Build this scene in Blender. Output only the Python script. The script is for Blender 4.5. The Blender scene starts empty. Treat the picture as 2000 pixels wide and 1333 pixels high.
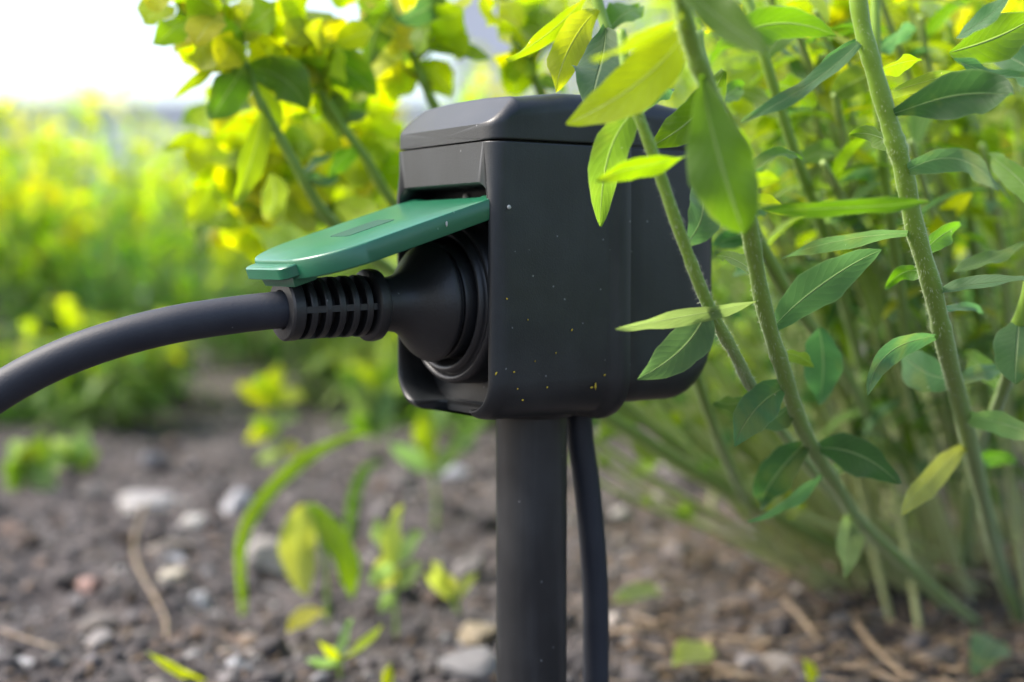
import bpy, math, random
import numpy as np
from mathutils import Vector, noise as mnoise

# ---------------------------------------------------------------- camera, world, sun, exposure
SC = bpy.context.scene
COL = SC.collection
FPX, CAM_H = 2778.0, 0.21                    # focal length in photo pixels (50 mm lens), camera height
PITCH = math.atan(166.5 / FPX)
cam_d = bpy.data.cameras.new('camera')
cam = bpy.data.objects.new('camera', cam_d); COL.objects.link(cam)
cam_d.lens = 50.0; cam_d.sensor_width = 36.0; cam_d.clip_start = 0.02; cam_d.clip_end = 400
cam.location = (0, 0, CAM_H); cam.rotation_euler = (math.radians(90) - PITCH, 0, 0)
cam_d.dof.use_dof = True; cam_d.dof.focus_distance = 0.437; cam_d.dof.aperture_fstop = 6.0
SC.camera = cam

SUN_EL, SUN_AZ = 48.0, -84.0                  # azimuth measured from +Y (view direction), negative = towards -X
W = bpy.data.worlds.new('World'); SC.world = W; W.use_nodes = True
nt = W.node_tree; nt.nodes.clear()
sky = nt.nodes.new('ShaderNodeTexSky'); sky.sky_type = 'NISHITA'; sky.sun_disc = False
sky.sun_elevation = math.radians(SUN_EL); sky.sun_rotation = math.radians(SUN_AZ)
sky.air_density = 1.0; sky.dust_density = 4.0; sky.ozone_density = 1.0
hs = nt.nodes.new('ShaderNodeHueSaturation'); hs.inputs['Saturation'].default_value = 0.95
bg = nt.nodes.new('ShaderNodeBackground'); bg.inputs['Strength'].default_value = 0.15
wo = nt.nodes.new('ShaderNodeOutputWorld')
nt.links.new(sky.outputs[0], hs.inputs['Color']); nt.links.new(hs.outputs[0], bg.inputs[0]); nt.links.new(bg.outputs[0], wo.inputs[0])
sun_d = bpy.data.lights.new('sun', 'SUN'); sun = bpy.data.objects.new('sun', sun_d); COL.objects.link(sun)
sun_d.energy = 1.5; sun_d.angle = math.radians(12); sun_d.color = (1.0, 0.96, 0.88)
_e, _z = math.radians(SUN_EL), math.radians(SUN_AZ)
sun_dir = Vector((math.sin(_z) * math.cos(_e), math.cos(_z) * math.cos(_e), math.sin(_e)))
sun.rotation_euler = sun_dir.to_track_quat('Z', 'Y').to_euler()
VS = SC.view_settings
SC.display_settings.display_device = 'sRGB'
VS.view_transform = 'Standard'; VS.look = 'None'; VS.gamma = 1.0; VS.use_curve_mapping = False
VS.exposure = 1.55
SC.cycles.use_denoising = True
SC.cycles.max_bounces = 8; SC.cycles.transparent_max_bounces = 4
SC.cycles.diffuse_bounces = 4; SC.cycles.glossy_bounces = 3; SC.cycles.transmission_bounces = 5
SC.cycles.sample_clamp_indirect = 6.0

rng = random.Random(7)
nrng = np.random.default_rng(11)

# ---------------------------------------------------------------- helpers
def P(px, py, Y):
    """photo pixel + distance along the ground (metres) -> world point"""
    dx = (px - 1000) / FPX; dz = (666.5 - py) / FPX
    y = math.cos(PITCH) + math.sin(PITCH) * dz
    z = -math.sin(PITCH) + math.cos(PITCH) * dz
    k = Y / y
    return Vector((dx * k, Y, CAM_H + z * k))

def G(px, py, z=0.0):
    """photo pixel of something standing on the soil -> ground point"""
    dx = (px - 1000) / FPX; dz = (666.5 - py) / FPX
    y = math.cos(PITCH) + math.sin(PITCH) * dz
    zz = -math.sin(PITCH) + math.cos(PITCH) * dz
    k = (z - CAM_H) / zz
    return Vector((dx * k, y * k, z))

def tag(o, label=None, cat=None, group=None, kind=None):
    if label: o['label'] = label
    if cat: o['category'] = cat
    if group: o['group'] = group
    if kind: o['kind'] = kind
    return o

def empty(name, loc, rz=0.0):
    o = bpy.data.objects.new(name, None); COL.objects.link(o)
    o.location = loc; o.rotation_euler = (0, 0, rz); o.empty_display_size = 0.02
    return o

def mk_mesh(name, verts, faces, mat, uvs=None, tint=None, smooth=True, sharp=None):
    me = bpy.data.meshes.new(name)
    me.from_pydata([tuple(v) for v in verts], [], [tuple(int(i) for i in f) for f in faces])
    if smooth:
        me.polygons.foreach_set('use_smooth', np.ones(len(me.polygons), dtype=bool))
    if uvs is not None:
        ul = me.uv_layers.new(name='UVMap')
        li = np.zeros(len(me.loops), dtype=np.int32); me.loops.foreach_get('vertex_index', li)
        ul.data.foreach_set('uv', np.asarray(uvs, dtype=np.float32)[li].ravel())
    if tint is not None:
        ca = me.color_attributes.new('tint', 'FLOAT_COLOR', 'POINT')
        t = np.asarray(tint, dtype=np.float32)
        if t.ndim == 1: t = np.tile(t, (len(verts), 1))
        t4 = np.ones((len(verts), 4), dtype=np.float32); t4[:, :3] = t[:, :3]
        ca.data.foreach_set('color', t4.ravel())
    if mat: me.materials.append(mat)
    me.update()
    if sharp is not None: me.set_sharp_from_angle(angle=math.radians(sharp))
    return me

def mk(name, verts, faces, mat, parent=None, loc=None, **k):
    o = bpy.data.objects.new(name, mk_mesh(name, verts, faces, mat, **k)); COL.objects.link(o)
    if parent: o.parent = parent
    if loc is not None: o.location = loc
    return o

class MB:
    def __init__(s): s.v = []; s.f = []; s.uv = []; s.t = []
    def add(s, v, f, uv=None, tint=None):
        b = len(s.v); s.v.extend(v); s.f.extend([tuple(i + b for i in q) for q in f])
        if uv is not None: s.uv.extend(uv)
        if tint is not None: s.t.extend([tint] * len(v))
    def box(s, a, b):
        (x0, y0, z0), (x1, y1, z1) = a, b
        v = [(x0,y0,z0),(x1,y0,z0),(x1,y1,z0),(x0,y1,z0),(x0,y0,z1),(x1,y0,z1),(x1,y1,z1),(x0,y1,z1)]
        s.add(v, [(3,2,1,0),(4,5,6,7),(0,1,5,4),(1,2,6,5),(2,3,7,6),(3,0,4,7)])
    def build(s, name, mat, parent=None, loc=None, **k):
        return mk(name, s.v, s.f, mat, parent, loc, uvs=s.uv or None, tint=np.array(s.t) if s.t else None, **k)

def catmull(pts, n):
    """smooth a polyline of vectors / tuples"""
    A = np.array([list(p) for p in pts], float)
    A = np.vstack([2 * A[0] - A[1], A, 2 * A[-1] - A[-2]])
    out = []
    for i in range(1, len(A) - 2):
        for j in range(n):
            t = j / n
            out.append(0.5 * ((2 * A[i]) + (-A[i-1] + A[i+1]) * t + (2*A[i-1] - 5*A[i] + 4*A[i+1] - A[i+2]) * t*t + (-A[i-1] + 3*A[i] - 3*A[i+1] + A[i+2]) * t**3))
    out.append(A[-2])
    return np.array(out)

def tube_geo(path, radii, sides=10, cap=True):
    path = np.asarray(path, float); n = len(path)
    tan = np.gradient(path, axis=0); tan /= np.linalg.norm(tan, axis=1)[:, None] + 1e-12
    ref = np.array([0.31, 0.9, 0.2]); ref /= np.linalg.norm(ref)
    v = []; uv = []
    s = np.cross(tan[0], ref); s /= np.linalg.norm(s)
    for i in range(n):
        s = s - tan[i] * np.dot(s, tan[i]); s /= np.linalg.norm(s)
        b = np.cross(tan[i], s)
        for k in range(sides):
            a = 2 * math.pi * k / sides
            v.append(path[i] + radii[i] * (math.cos(a) * s + math.sin(a) * b)); uv.append((i / (n - 1), k / sides))
    f = []
    for i in range(n - 1):
        for k in range(sides):
            k2 = (k + 1) % sides
            f.append((i*sides + k, i*sides + k2, (i+1)*sides + k2, (i+1)*sides + k))
    if cap:
        f.append(tuple(range(sides - 1, -1, -1))); f.append(tuple((n-1)*sides + k for k in range(sides)))
    return v, f, uv

def lathe_geo(prof, origin, axis, up, seg=48):
    """prof = [(distance along axis, radius)]; axis/up unit vectors"""
    o = np.array(origin, float); ax = np.array(axis, float); ax /= np.linalg.norm(ax)
    u = np.array(up, float); u -= ax * np.dot(u, ax); u /= np.linalg.norm(u); w = np.cross(ax, u)
    v = []; f = []
    for d, r in prof:
        for k in range(seg):
            a = 2 * math.pi * k / seg
            v.append(o + ax * d + r * (math.cos(a) * u + math.sin(a) * w))
    for i in range(len(prof) - 1):
        for k in range(seg):
            k2 = (k + 1) % seg
            f.append((i*seg + k, i*seg + k2, (i+1)*seg + k2, (i+1)*seg + k))
    return v, f

# ---- numpy value noise for terrain
def vnoise(x, y, seed=0):
    xi = np.floor(x).astype(np.int64); yi = np.floor(y).astype(np.int64)
    xf = x - xi; yf = y - yi
    def h(a, b):
        n = (a * 374761393 + b * 668265263 + seed * 1442695041) & 0x7fffffff
        n = ((n ^ (n >> 13)) * 1274126177) & 0x7fffffff
        return ((n ^ (n >> 16)) & 0xffff) / 65535.0
    u = xf * xf * (3 - 2 * xf); w = yf * yf * (3 - 2 * yf)
    return (h(xi, yi) * (1-u) + h(xi+1, yi) * u) * (1-w) + (h(xi, yi+1) * (1-u) + h(xi+1, yi+1) * u) * w

def terrain(x, y):
    x = np.asarray(x, float); y = np.asarray(y, float)
    z = 0.018 * (vnoise(x*5, y*5, 1) - .5) + 0.012 * (vnoise(x*17, y*17, 2) - .5) + 0.009 * (vnoise(x*47, y*47, 3) - .5) + 0.006 * (vnoise(x*120, y*120, 4) - .5)
    fade = np.clip((6 - np.hypot(x, y)) / 3, 0.0, 1)
    return z * fade
def tz(x, y): return float(terrain(np.array([x]), np.array([y]))[0])

# ---------------------------------------------------------------- materials
def new_mat(name):
    m = bpy.data.materials.new(name); m.use_nodes = True
    n = m.node_tree.nodes; b = n['Principled BSDF']
    return m, m.node_tree, b

def N(nt, typ, **k):
    n = nt.nodes.new(typ)
    for a, v in k.items(): setattr(n, a, v)
    return n

def ramp(nt, src, stops):
    r = N(nt, 'ShaderNodeValToRGB')
    while len(r.color_ramp.elements) > 1: r.color_ramp.elements.remove(r.color_ramp.elements[0])
    r.color_ramp.elements[0].position = stops[0][0]; r.color_ramp.elements[0].color = (*stops[0][1], 1)
    for p, c in stops[1:]:
        e = r.color_ramp.elements.new(p); e.color = (*c, 1)
    nt.links.new(src, r.inputs[0]); return r.outputs[0]

def math_n(nt, op, a, b=None, clamp=False):
    m = N(nt, 'ShaderNodeMath', operation=op, use_clamp=clamp)
    for i, x in enumerate((a, b)):
        if x is None: continue
        if isinstance(x, (int, float)): m.inputs[i].default_value = x
        else: nt.links.new(x, m.inputs[i])
    return m.outputs[0]

def mixc(nt, fac, a, b, blend='MIX'):
    m = N(nt, 'ShaderNodeMix', data_type='RGBA', blend_type=blend)
    for s, x in ((m.inputs[0], fac), (m.inputs[6], a), (m.inputs[7], b)):
        if isinstance(x, (int, float)): s.default_value = x
        elif isinstance(x, tuple): s.default_value = (*x, 1)
        else: nt.links.new(x, s)
    return m.outputs[2]

def plastic(name, col, rough, dust=(0.3, 0.31, 0.33), dust_amt=0.25, bump=0.06, bscale=900, spec=0.5, sub=0.0, rvar=0.16, streaks=0.025):
    m, t, b = new_mat(name)
    tc = N(t, 'ShaderNodeTexCoord')
    big = N(t, 'ShaderNodeTexNoise'); big.inputs['Scale'].default_value = 45; big.inputs['Detail'].default_value = 5
    t.links.new(tc.outputs['Object'], big.inputs['Vector'])
    fine = N(t, 'ShaderNodeTexNoise'); fine.inputs['Scale'].default_value = bscale; fine.inputs['Detail'].default_value = 2
    t.links.new(tc.outputs['Object'], fine.inputs['Vector'])
    # settled dust: thin smears plus tiny specks
    sm = math_n(t, 'MULTIPLY', ramp(t, big.outputs[0], [(0.42, (0, 0, 0)), (0.75, (1, 1, 1))]), 0.10 * dust_amt)
    vor = N(t, 'ShaderNodeTexVoronoi'); vor.inputs['Scale'].default_value = 210; vor.inputs['Randomness'].default_value = 1
    t.links.new(tc.outputs['Object'], vor.inputs['Vector'])
    spk = math_n(t, 'LESS_THAN', vor.outputs['Distance'], 0.07)
    spn = N(t, 'ShaderNodeTexNoise'); spn.inputs['Scale'].default_value = 110
    t.links.new(tc.outputs['Object'], spn.inputs['Vector'])
    spk = math_n(t, 'MULTIPLY', spk, math_n(t, 'GREATER_THAN', spn.outputs[0], 0.56))
    mp = N(t, 'ShaderNodeMapping'); mp.inputs['Scale'].default_value = (160, 160, 14); t.links.new(tc.outputs['Object'], mp.inputs['Vector'])
    stn = N(t, 'ShaderNodeTexNoise'); stn.inputs['Scale'].default_value = 1.0; stn.inputs['Detail'].default_value = 5; t.links.new(mp.outputs[0], stn.inputs['Vector'])
    streak = math_n(t, 'MULTIPLY', ramp(t, stn.outputs[0], [(0.50, (0, 0, 0)), (0.72, (1, 1, 1))]), streaks * dust_amt)
    sm = math_n(t, 'ADD', sm, streak)
    fac = math_n(t, 'ADD', sm, math_n(t, 'MULTIPLY', spk, dust_amt), clamp=True)
    c = mixc(t, fac, col, dust)
    t.links.new(c, b.inputs['Base Color'])
    rr = math_n(t, 'ADD', math_n(t, 'MULTIPLY', big.outputs[0], rvar), rough - rvar / 2)
    t.links.new(rr, b.inputs['Roughness'])
    b.inputs['Specular IOR Level'].default_value = spec
    if sub:
        b.inputs['Subsurface Weight'].default_value = sub; b.inputs['Subsurface Radius'].default_value = (0.002, 0.004, 0.003)
        b.inputs['Subsurface Scale'].default_value = 0.6
    bp = N(t, 'ShaderNodeBump'); bp.inputs['Strength'].default_value = bump; bp.inputs['Distance'].default_value = 0.0006
    t.links.new(fine.outputs[0], bp.inputs['Height']); t.links.new(bp.outputs[0], b.inputs['Normal'])
    return m

M_BOX = plastic('charcoal_plastic', (0.0088, 0.0112, 0.0135), 0.41, dust_amt=0.42, bump=0.10, bscale=1800)
M_PIPE = plastic('black_pipe_plastic', (0.0075, 0.0085, 0.0105), 0.40, dust_amt=0.45, bump=0.05, streaks=0.09)
M_RUBBER = plastic('black_rubber', (0.011, 0.0118, 0.0135), 0.42, dust_amt=0.35, bump=0.14, bscale=1200)
M_SHEATH = plastic('cable_sheath', (0.013, 0.0160, 0.025), 0.55, dust_amt=0.3, bump=0.14, spec=0.38, bscale=1400)
M_DARK = plastic('dark_plastic', (0.009, 0.009, 0.010), 0.5, dust_amt=0.1)
M_LID = plastic('green_plastic', (0.006, 0.120, 0.056), 0.33, dust=(0.35, 0.5, 0.42), dust_amt=0.22, bump=0.03, sub=0.2, spec=0.75, rvar=0.03)
M_EMB = plastic('green_plastic_recess', (0.003, 0.060, 0.034), 0.50, dust_amt=0.1)

def leaf_material(name, trans, rough, fuzz):
    m, t, b = new_mat(name)
    at = N(t, 'ShaderNodeAttribute', attribute_name='tint')
    oi = N(t, 'ShaderNodeObjectInfo')
    uv = N(t, 'ShaderNodeUVMap', uv_map='UVMap')
    sep = N(t, 'ShaderNodeSeparateXYZ'); t.links.new(uv.outputs[0], sep.inputs[0])
    u, v = sep.outputs[0], sep.outputs[1]
    av = math_n(t, 'ABSOLUTE', math_n(t, 'MULTIPLY', math_n(t, 'SUBTRACT', v, 0.5), 2.0))
    mid = math_n(t, 'SUBTRACT', 1.0, math_n(t, 'DIVIDE', av, 0.07), clamp=True)
    tc = N(t, 'ShaderNodeTexCoord')
    no = N(t, 'ShaderNodeTexNoise'); no.inputs['Scale'].default_value = 95; no.inputs['Detail'].default_value = 6
    t.links.new(tc.outputs['Object'], no.inputs['Vector'])
    # side veins slanting from the midrib
    ph = math_n(t, 'SUBTRACT', math_n(t, 'MULTIPLY', u, 70.0), math_n(t, 'MULTIPLY', av, 15.0))
    ph = math_n(t, 'ADD', ph, math_n(t, 'MULTIPLY', no.outputs[0], 9.0))
    vein = math_n(t, 'SUBTRACT', 1.0, math_n(t, 'POWER', math_n(t, 'ABSOLUTE', math_n(t, 'SINE', math_n(t, 'MULTIPLY', ph, 0.5))), 0.35))
    hsv = N(t, 'ShaderNodeHueSaturation')
    t.links.new(at.outputs['Color'], hsv.inputs['Color'])
    t.links.new(math_n(t, 'ADD', math_n(t, 'MULTIPLY', oi.outputs['Random'], 0.03), 0.485), hsv.inputs['Hue'])
    val = math_n(t, 'ADD', math_n(t, 'MULTIPLY', oi.outputs['Random'], 0.25), 0.58)
    val = math_n(t, 'ADD', val, math_n(t, 'MULTIPLY', no.outputs[0], 0.60))
    t.links.new(val, hsv.inputs['Value'])
    c = hsv.outputs[0]
    pale = mixc(t, 0.5, c, (0.34, 0.42, 0.20))
    c = mixc(t, math_n(t, 'MULTIPLY', vein, 0.06), c, pale)
    c = mixc(t, math_n(t, 'MULTIPLY', mid, 0.85), c, pale)
    edge = math_n(t, 'MULTIPLY', math_n(t, 'SUBTRACT', av, 0.90, clamp=True), 5.0)
    c = mixc(t, math_n(t, 'MULTIPLY', edge, 0.6), c, pale)
    # small pale specks / pollen on the blade
    vor = N(t, 'ShaderNodeTexVoronoi'); vor.inputs['Scale'].default_value = 260
    t.links.new(tc.outputs['Object'], vor.inputs['Vector'])
    spk = math_n(t, 'MULTIPLY', math_n(t, 'LESS_THAN', vor.outputs['Distance'], 0.10), math_n(t, 'GREATER_THAN', no.outputs[0], 0.60))
    c = mixc(t, math_n(t, 'MULTIPLY', spk, 0.5), c, (0.5, 0.5, 0.35))
    t.links.new(c, b.inputs['Base Color'])
    bl = N(t, 'ShaderNodeTexNoise'); bl.inputs['Scale'].default_value = 42; bl.inputs['Detail'].default_value = 3; bl.inputs['Distortion'].default_value = .6
    adl = N(t, 'ShaderNodeVectorMath', operation='ADD'); t.links.new(tc.outputs['Object'], adl.inputs[0]); t.links.new(oi.outputs['Random'], adl.inputs[1]); t.links.new(adl.outputs[0], bl.inputs['Vector'])
    blot = math_n(t, 'MULTIPLY', ramp(t, bl.outputs[0], [(0.56, (0, 0, 0)), (0.68, (1, 1, 1))]), 0.45)
    c = mixc(t, blot, c, mixc(t, 0.6, c, (0.27, 0.28, 0.05)))
    t.links.new(c, b.inputs['Base Color'])
    t.links.new(math_n(t, 'ADD', math_n(t, 'MULTIPLY', bl.outputs[0], 0.5), rough - 0.2), b.inputs['Roughness'])
    b.inputs['Specular IOR Level'].default_value = 0.36
    b.inputs['Sheen Weight'].default_value = fuzz; b.inputs['Sheen Roughness'].default_value = 0.5
    b.inputs['Sheen Tint'].default_value = (0.80, 0.9, 0.95, 1)
    bp = N(t, 'ShaderNodeBump'); bp.inputs['Strength'].default_value = 0.6; bp.inputs['Distance'].default_value = 0.0010
    hgt = math_n(t, 'SUBTRACT', math_n(t, 'MULTIPLY', no.outputs[0], 0.7), math_n(t, 'ADD', math_n(t, 'MULTIPLY', vein, 0.13), math_n(t, 'MULTIPLY', mid, 1.2)))
    t.links.new(hgt, bp.inputs['Height']); t.links.new(bp.outputs[0], b.inputs['Normal'])
    tr = N(t, 'ShaderNodeBsdfTranslucent')
    g = N(t, 'ShaderNodeHueSaturation'); g.inputs['Hue'].default_value = 0.495; g.inputs['Saturation'].default_value = 1.15; g.inputs['Value'].default_value = 2.3
    t.links.new(c, g.inputs['Color']); t.links.new(g.outputs[0], tr.inputs['Color'])
    t.links.new(bp.outputs[0], tr.inputs['Normal'])
    mx = N(t, 'ShaderNodeMixShader'); mx.inputs[0].default_value = trans
    t.links.new(b.outputs[0], mx.inputs[1]); t.links.new(tr.outputs[0], mx.inputs[2])
    t.links.new(mx.outputs[0], t.nodes['Material Output'].inputs['Surface'])
    return m
M_LEAF = leaf_material('leaf', 0.52, 0.52, 0.15)
M_BRACT = leaf_material('bract', 0.62, 0.50, 0.15)

def stem_material(name, c0, c1, sheen):
    m, t, b = new_mat(name)
    uv = N(t, 'ShaderNodeUVMap', uv_map='UVMap'); sep = N(t, 'ShaderNodeSeparateXYZ'); t.links.new(uv.outputs[0], sep.inputs[0])
    tc = N(t, 'ShaderNodeTexCoord'); no = N(t, 'ShaderNodeTexNoise'); no.inputs['Scale'].default_value = 90; no.inputs['Detail'].default_value = 5
    t.links.new(tc.outputs['Object'], no.inputs['Vector'])
    f = math_n(t, 'ADD', sep.outputs[0], math_n(t, 'MULTIPLY', math_n(t, 'SUBTRACT', no.outputs[0], 0.5), 0.5), clamp=True)
    c = mixc(t, f, c0, c1)
    t.links.new(c, b.inputs['Base Color']); b.inputs['Roughness'].default_value = 0.5
    b.inputs['Sheen Weight'].default_value = sheen; b.inputs['Sheen Roughness'].default_value = 0.35; b.inputs['Sheen Tint'].default_value = (0.9, 0.95, 0.85, 1)
    b.inputs['Subsurface Weight'].default_value = 0.15; b.inputs['Subsurface Radius'].default_value = (0.002, 0.003, 0.001); b.inputs['Subsurface Scale'].default_value = 0.5
    bp = N(t, 'ShaderNodeBump'); bp.inputs['Strength'].default_value = 0.3; bp.inputs['Distance'].default_value = 0.0005
    t.links.new(no.outputs[0], bp.inputs['Height']); t.links.new(bp.outputs[0], b.inputs['Normal'])
    return m
# uv.x = 0 at the foot, 1 at the top
M_STEM = stem_material('spurge_stem', (0.16, 0.25, 0.050), (0.20, 0.34, 0.022), 0.25)
M_STEMB = stem_material('spurge_stem_woody', (0.44, 0.46, 0.22), (0.27, 0.38, 0.08), 0.3)
M_TWIG = stem_material('dry_twig', (0.17, 0.12, 0.08), (0.26, 0.19, 0.12), 0.0)

def flat_mat(name, col, rough=0.6, nscale=60, var=0.3, bump=0.2, dist=0.002, use_tint=False, randv=0.0):
    m, t, b = new_mat(name)
    tc = N(t, 'ShaderNodeTexCoord'); no = N(t, 'ShaderNodeTexNoise'); no.inputs['Scale'].default_value = nscale; no.inputs['Detail'].default_value = 6
    t.links.new(tc.outputs['Object'], no.inputs['Vector'])
    if use_tint:
        at = N(t, 'ShaderNodeAttribute', attribute_name='tint'); src = at.outputs['Color']
    else: src = col
    hsv = N(t, 'ShaderNodeHueSaturation')
    if isinstance(src, tuple): hsv.inputs['Color'].default_value = (*src, 1)
    else: t.links.new(src, hsv.inputs['Color'])
    val = math_n(t, 'ADD', math_n(t, 'MULTIPLY', no.outputs[0], var * 2), 1 - var)
    if randv:
        oi = N(t, 'ShaderNodeObjectInfo'); val = math_n(t, 'MULTIPLY', val, math_n(t, 'ADD', math_n(t, 'MULTIPLY', oi.outputs['Random'], randv), 1 - randv / 2))
    t.links.new(val, hsv.inputs['Value'])
    t.links.new(hsv.outputs[0], b.inputs['Base Color']); b.inputs['Roughness'].default_value = rough
    bp = N(t, 'ShaderNodeBump'); bp.inputs['Strength'].default_value = bump; bp.inputs['Distance'].default_value = dist
    t.links.new(no.outputs[0], bp.inputs['Height']); t.links.new(bp.outputs[0], b.inputs['Normal'])
    return m
M_CRUMB = flat_mat('soil_crumb', (0.1, 0.08, 0.07), 0.9, 250, 0.35, 0.5, 0.001, use_tint=True)
M_STONE = flat_mat('stone', (0.3, 0.3, 0.3), 0.75, 160, 0.35, 0.5, 0.001, use_tint=True)
M_HAIR = flat_mat('stem_hair', (0.62, 0.68, 0.50), 0.6, 60, 0.1, 0)
M_POLLEN = flat_mat('pollen', (0.45, 0.33, 0.02), 0.7, 400, 0.3, 0)
M_DROP = flat_mat('white_speck', (0.40, 0.41, 0.38), 0.4, 400, 0.2, 0)
M_WALL = flat_mat('pale_render', (0.84, 0.85, 0.87), 0.8, 8, 0.06, 0.2)
M_COPE = flat_mat('concrete_coping', (0.66, 0.69, 0.73), 0.8, 12, 0.12, 0.2)
M_POST = flat_mat('blue_grey_paint', (0.13, 0.17, 0.27), 0.5, 12, 0.1, 0.1)
M_HOUSE = flat_mat('white_render', (0.66, 0.67, 0.71), 0.8, 2, 0.06, 0.1)
M_ROOF = flat_mat('grey_roof', (0.16, 0.16, 0.18), 0.7, 5, 0.2, 0.2)
M_FRAME = flat_mat('grey_frame', (0.30, 0.32, 0.38), 0.5, 5, 0.05, 0)
M_GLASS, _t, _b = new_mat('window_glass'); _b.inputs['Base Color'].default_value = (0.10, 0.12, 0.15, 1); _b.inputs['Roughness'].default_value = 0.05

M_SOIL, t_, b_ = new_mat('soil')
_tc = N(t_, 'ShaderNodeTexCoord')
_n1 = N(t_, 'ShaderNodeTexNoise'); _n1.inputs['Scale'].default_value = 9; _n1.inputs['Detail'].default_value = 8; t_.links.new(_tc.outputs['Object'], _n1.inputs['Vector'])
_n2 = N(t_, 'ShaderNodeTexNoise'); _n2.inputs['Scale'].default_value = 170; _n2.inputs['Detail'].default_value = 6; t_.links.new(_tc.outputs['Object'], _n2.inputs['Vector'])
_c = mixc(t_, _n1.outputs[0], (0.040, 0.033, 0.032), (0.100, 0.087, 0.086))
_c = mixc(t_, 0.75, _c, ramp(t_, _n2.outputs[0], [(0.3, (0.35, 0.33, 0.32)), (0.5, (0.9, 0.88, 0.86)), (0.72, (1.5, 1.45, 1.4))]), 'MULTIPLY')
t_.links.new(_c, b_.inputs['Base Color']); b_.inputs['Roughness'].default_value = 0.92
_bp = N(t_, 'ShaderNodeBump'); _bp.inputs['Strength'].default_value = 0.9; _bp.inputs['Distance'].default_value = 0.004
t_.links.new(_n2.outputs[0], _bp.inputs['Height']); t_.links.new(_bp.outputs[0], b_.inputs['Normal'])

# ---------------------------------------------------------------- ground
def graded(lo, f0, f1, hi, step):
    a = list(np.arange(f0, f1 + step / 2, step)); s = step
    x = a[-1]; 
    while x < hi: s *= 1.25; x += s; a.append(min(x, hi))
    s = step; x = a[0]; pre = []
    while x > lo: s *= 1.25; x -= s; pre.append(max(x, lo))
    return np.array(pre[::-1] + a)
gx = graded(-120, -0.55, 0.75, 120, 0.005); gy = graded(-20, 0.40, 2.0, 200, 0.005)
X, Y = np.meshgrid(gx, gy); Z = terrain(X, Y)
nx, ny = len(gx), len(gy)
vv = np.stack([X.ravel(), Y.ravel(), Z.ravel()], 1)
ii = (np.arange(ny - 1)[:, None] * nx + np.arange(nx - 1)[None, :]).ravel()
ff = np.stack([ii, ii + 1, ii + nx + 1, ii + nx], 1)
me = bpy.data.meshes.new('ground'); me.vertices.add(len(vv)); me.vertices.foreach_set('co', vv.astype(np.float32).ravel())
me.loops.add(len(ff) * 4); me.loops.foreach_set('vertex_index', ff.astype(np.int32).ravel())
me.polygons.add(len(ff)); me.polygons.foreach_set('loop_start', np.arange(0, len(ff) * 4, 4, dtype=np.int32))
me.polygons.foreach_set('use_smooth', np.ones(len(ff), dtype=bool)); me.update(calc_edges=True); me.validate()
me.materials.append(M_SOIL)
ground = bpy.data.objects.new('ground', me); COL.objects.link(ground); tag(ground, kind='structure')

# rocks and crumbs
def ico():
    p = (1 + 5 ** .5) / 2
    v = [(-1,p,0),(1,p,0),(-1,-p,0),(1,-p,0),(0,-1,p),(0,1,p),(0,-1,-p),(0,1,-p),(p,0,-1),(p,0,1),(-p,0,-1),(-p,0,1)]
    f = [(0,11,5),(0,5,1),(0,1,7),(0,7,10),(0,10,11),(1,5,9),(5,11,4),(11,10,2),(10,7,6),(7,1,8),(3,9,4),(3,4,2),(3,2,6),(3,6,8),(3,8,9),(4,9,5),(2,4,11),(6,2,10),(8,6,7),(9,8,1)]
    v = [np.array(q) / np.linalg.norm(q) for q in v]
    return v, f
def subdiv(v, f):
    v = list(v); cache = {}; out = []
    def m(a, b):
        k = (min(a, b), max(a, b))
        if k not in cache:
            q = v[a] + v[b]; v.append(q / np.linalg.norm(q)); cache[k] = len(v) - 1
        return cache[k]
    for a, b, c in f:
        x, y, z = m(a, b), m(b, c), m(c, a); out += [(a, x, z), (b, y, x), (c, z, y), (x, y, z)]
    return v, out
I0 = ico(); I1 = subdiv(*I0); I2 = subdiv(*I1); I3 = subdiv(*I2)
def facet(v, seed, n=9, lo=.55, hi=.9):
    r = np.random.default_rng(seed); v = v.copy()
    for _ in range(n):
        d = r.normal(size=3); d /= np.linalg.norm(d); k = lo + (hi - lo) * r.random(); e = np.maximum(0, v @ d - k); v -= e[:, None] * d
    return v
def rock_geo(level, seed, rough=0.35):
    v, f = (I0, I1, I2, I3)[level]
    out = []
    for q in v:
        n = mnoise.noise(Vector(q) * 1.3 + Vector((seed * 7.1, seed * 3.3, seed))) * rough + mnoise.noise(Vector(q) * 3.1 + Vector((seed, seed * 5, 0))) * rough * .4
        out.append(q * (1 + n))
    return np.array(out), f

def soil_tint(r):
    k = r.random()
    if k < .55: c = np.array((0.105, 0.091, 0.090))
    elif k < .75: c = np.array((0.17, 0.155, 0.155))
    elif k < .86: c = np.array((0.15, 0.105, 0.08))
    elif k < .95: c = np.array((0.24, 0.22, 0.21))
    else: c = np.array((0.38, 0.34, 0.31))
    return c * (0.22 + 0.78 * r.random() ** 1.3)

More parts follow.
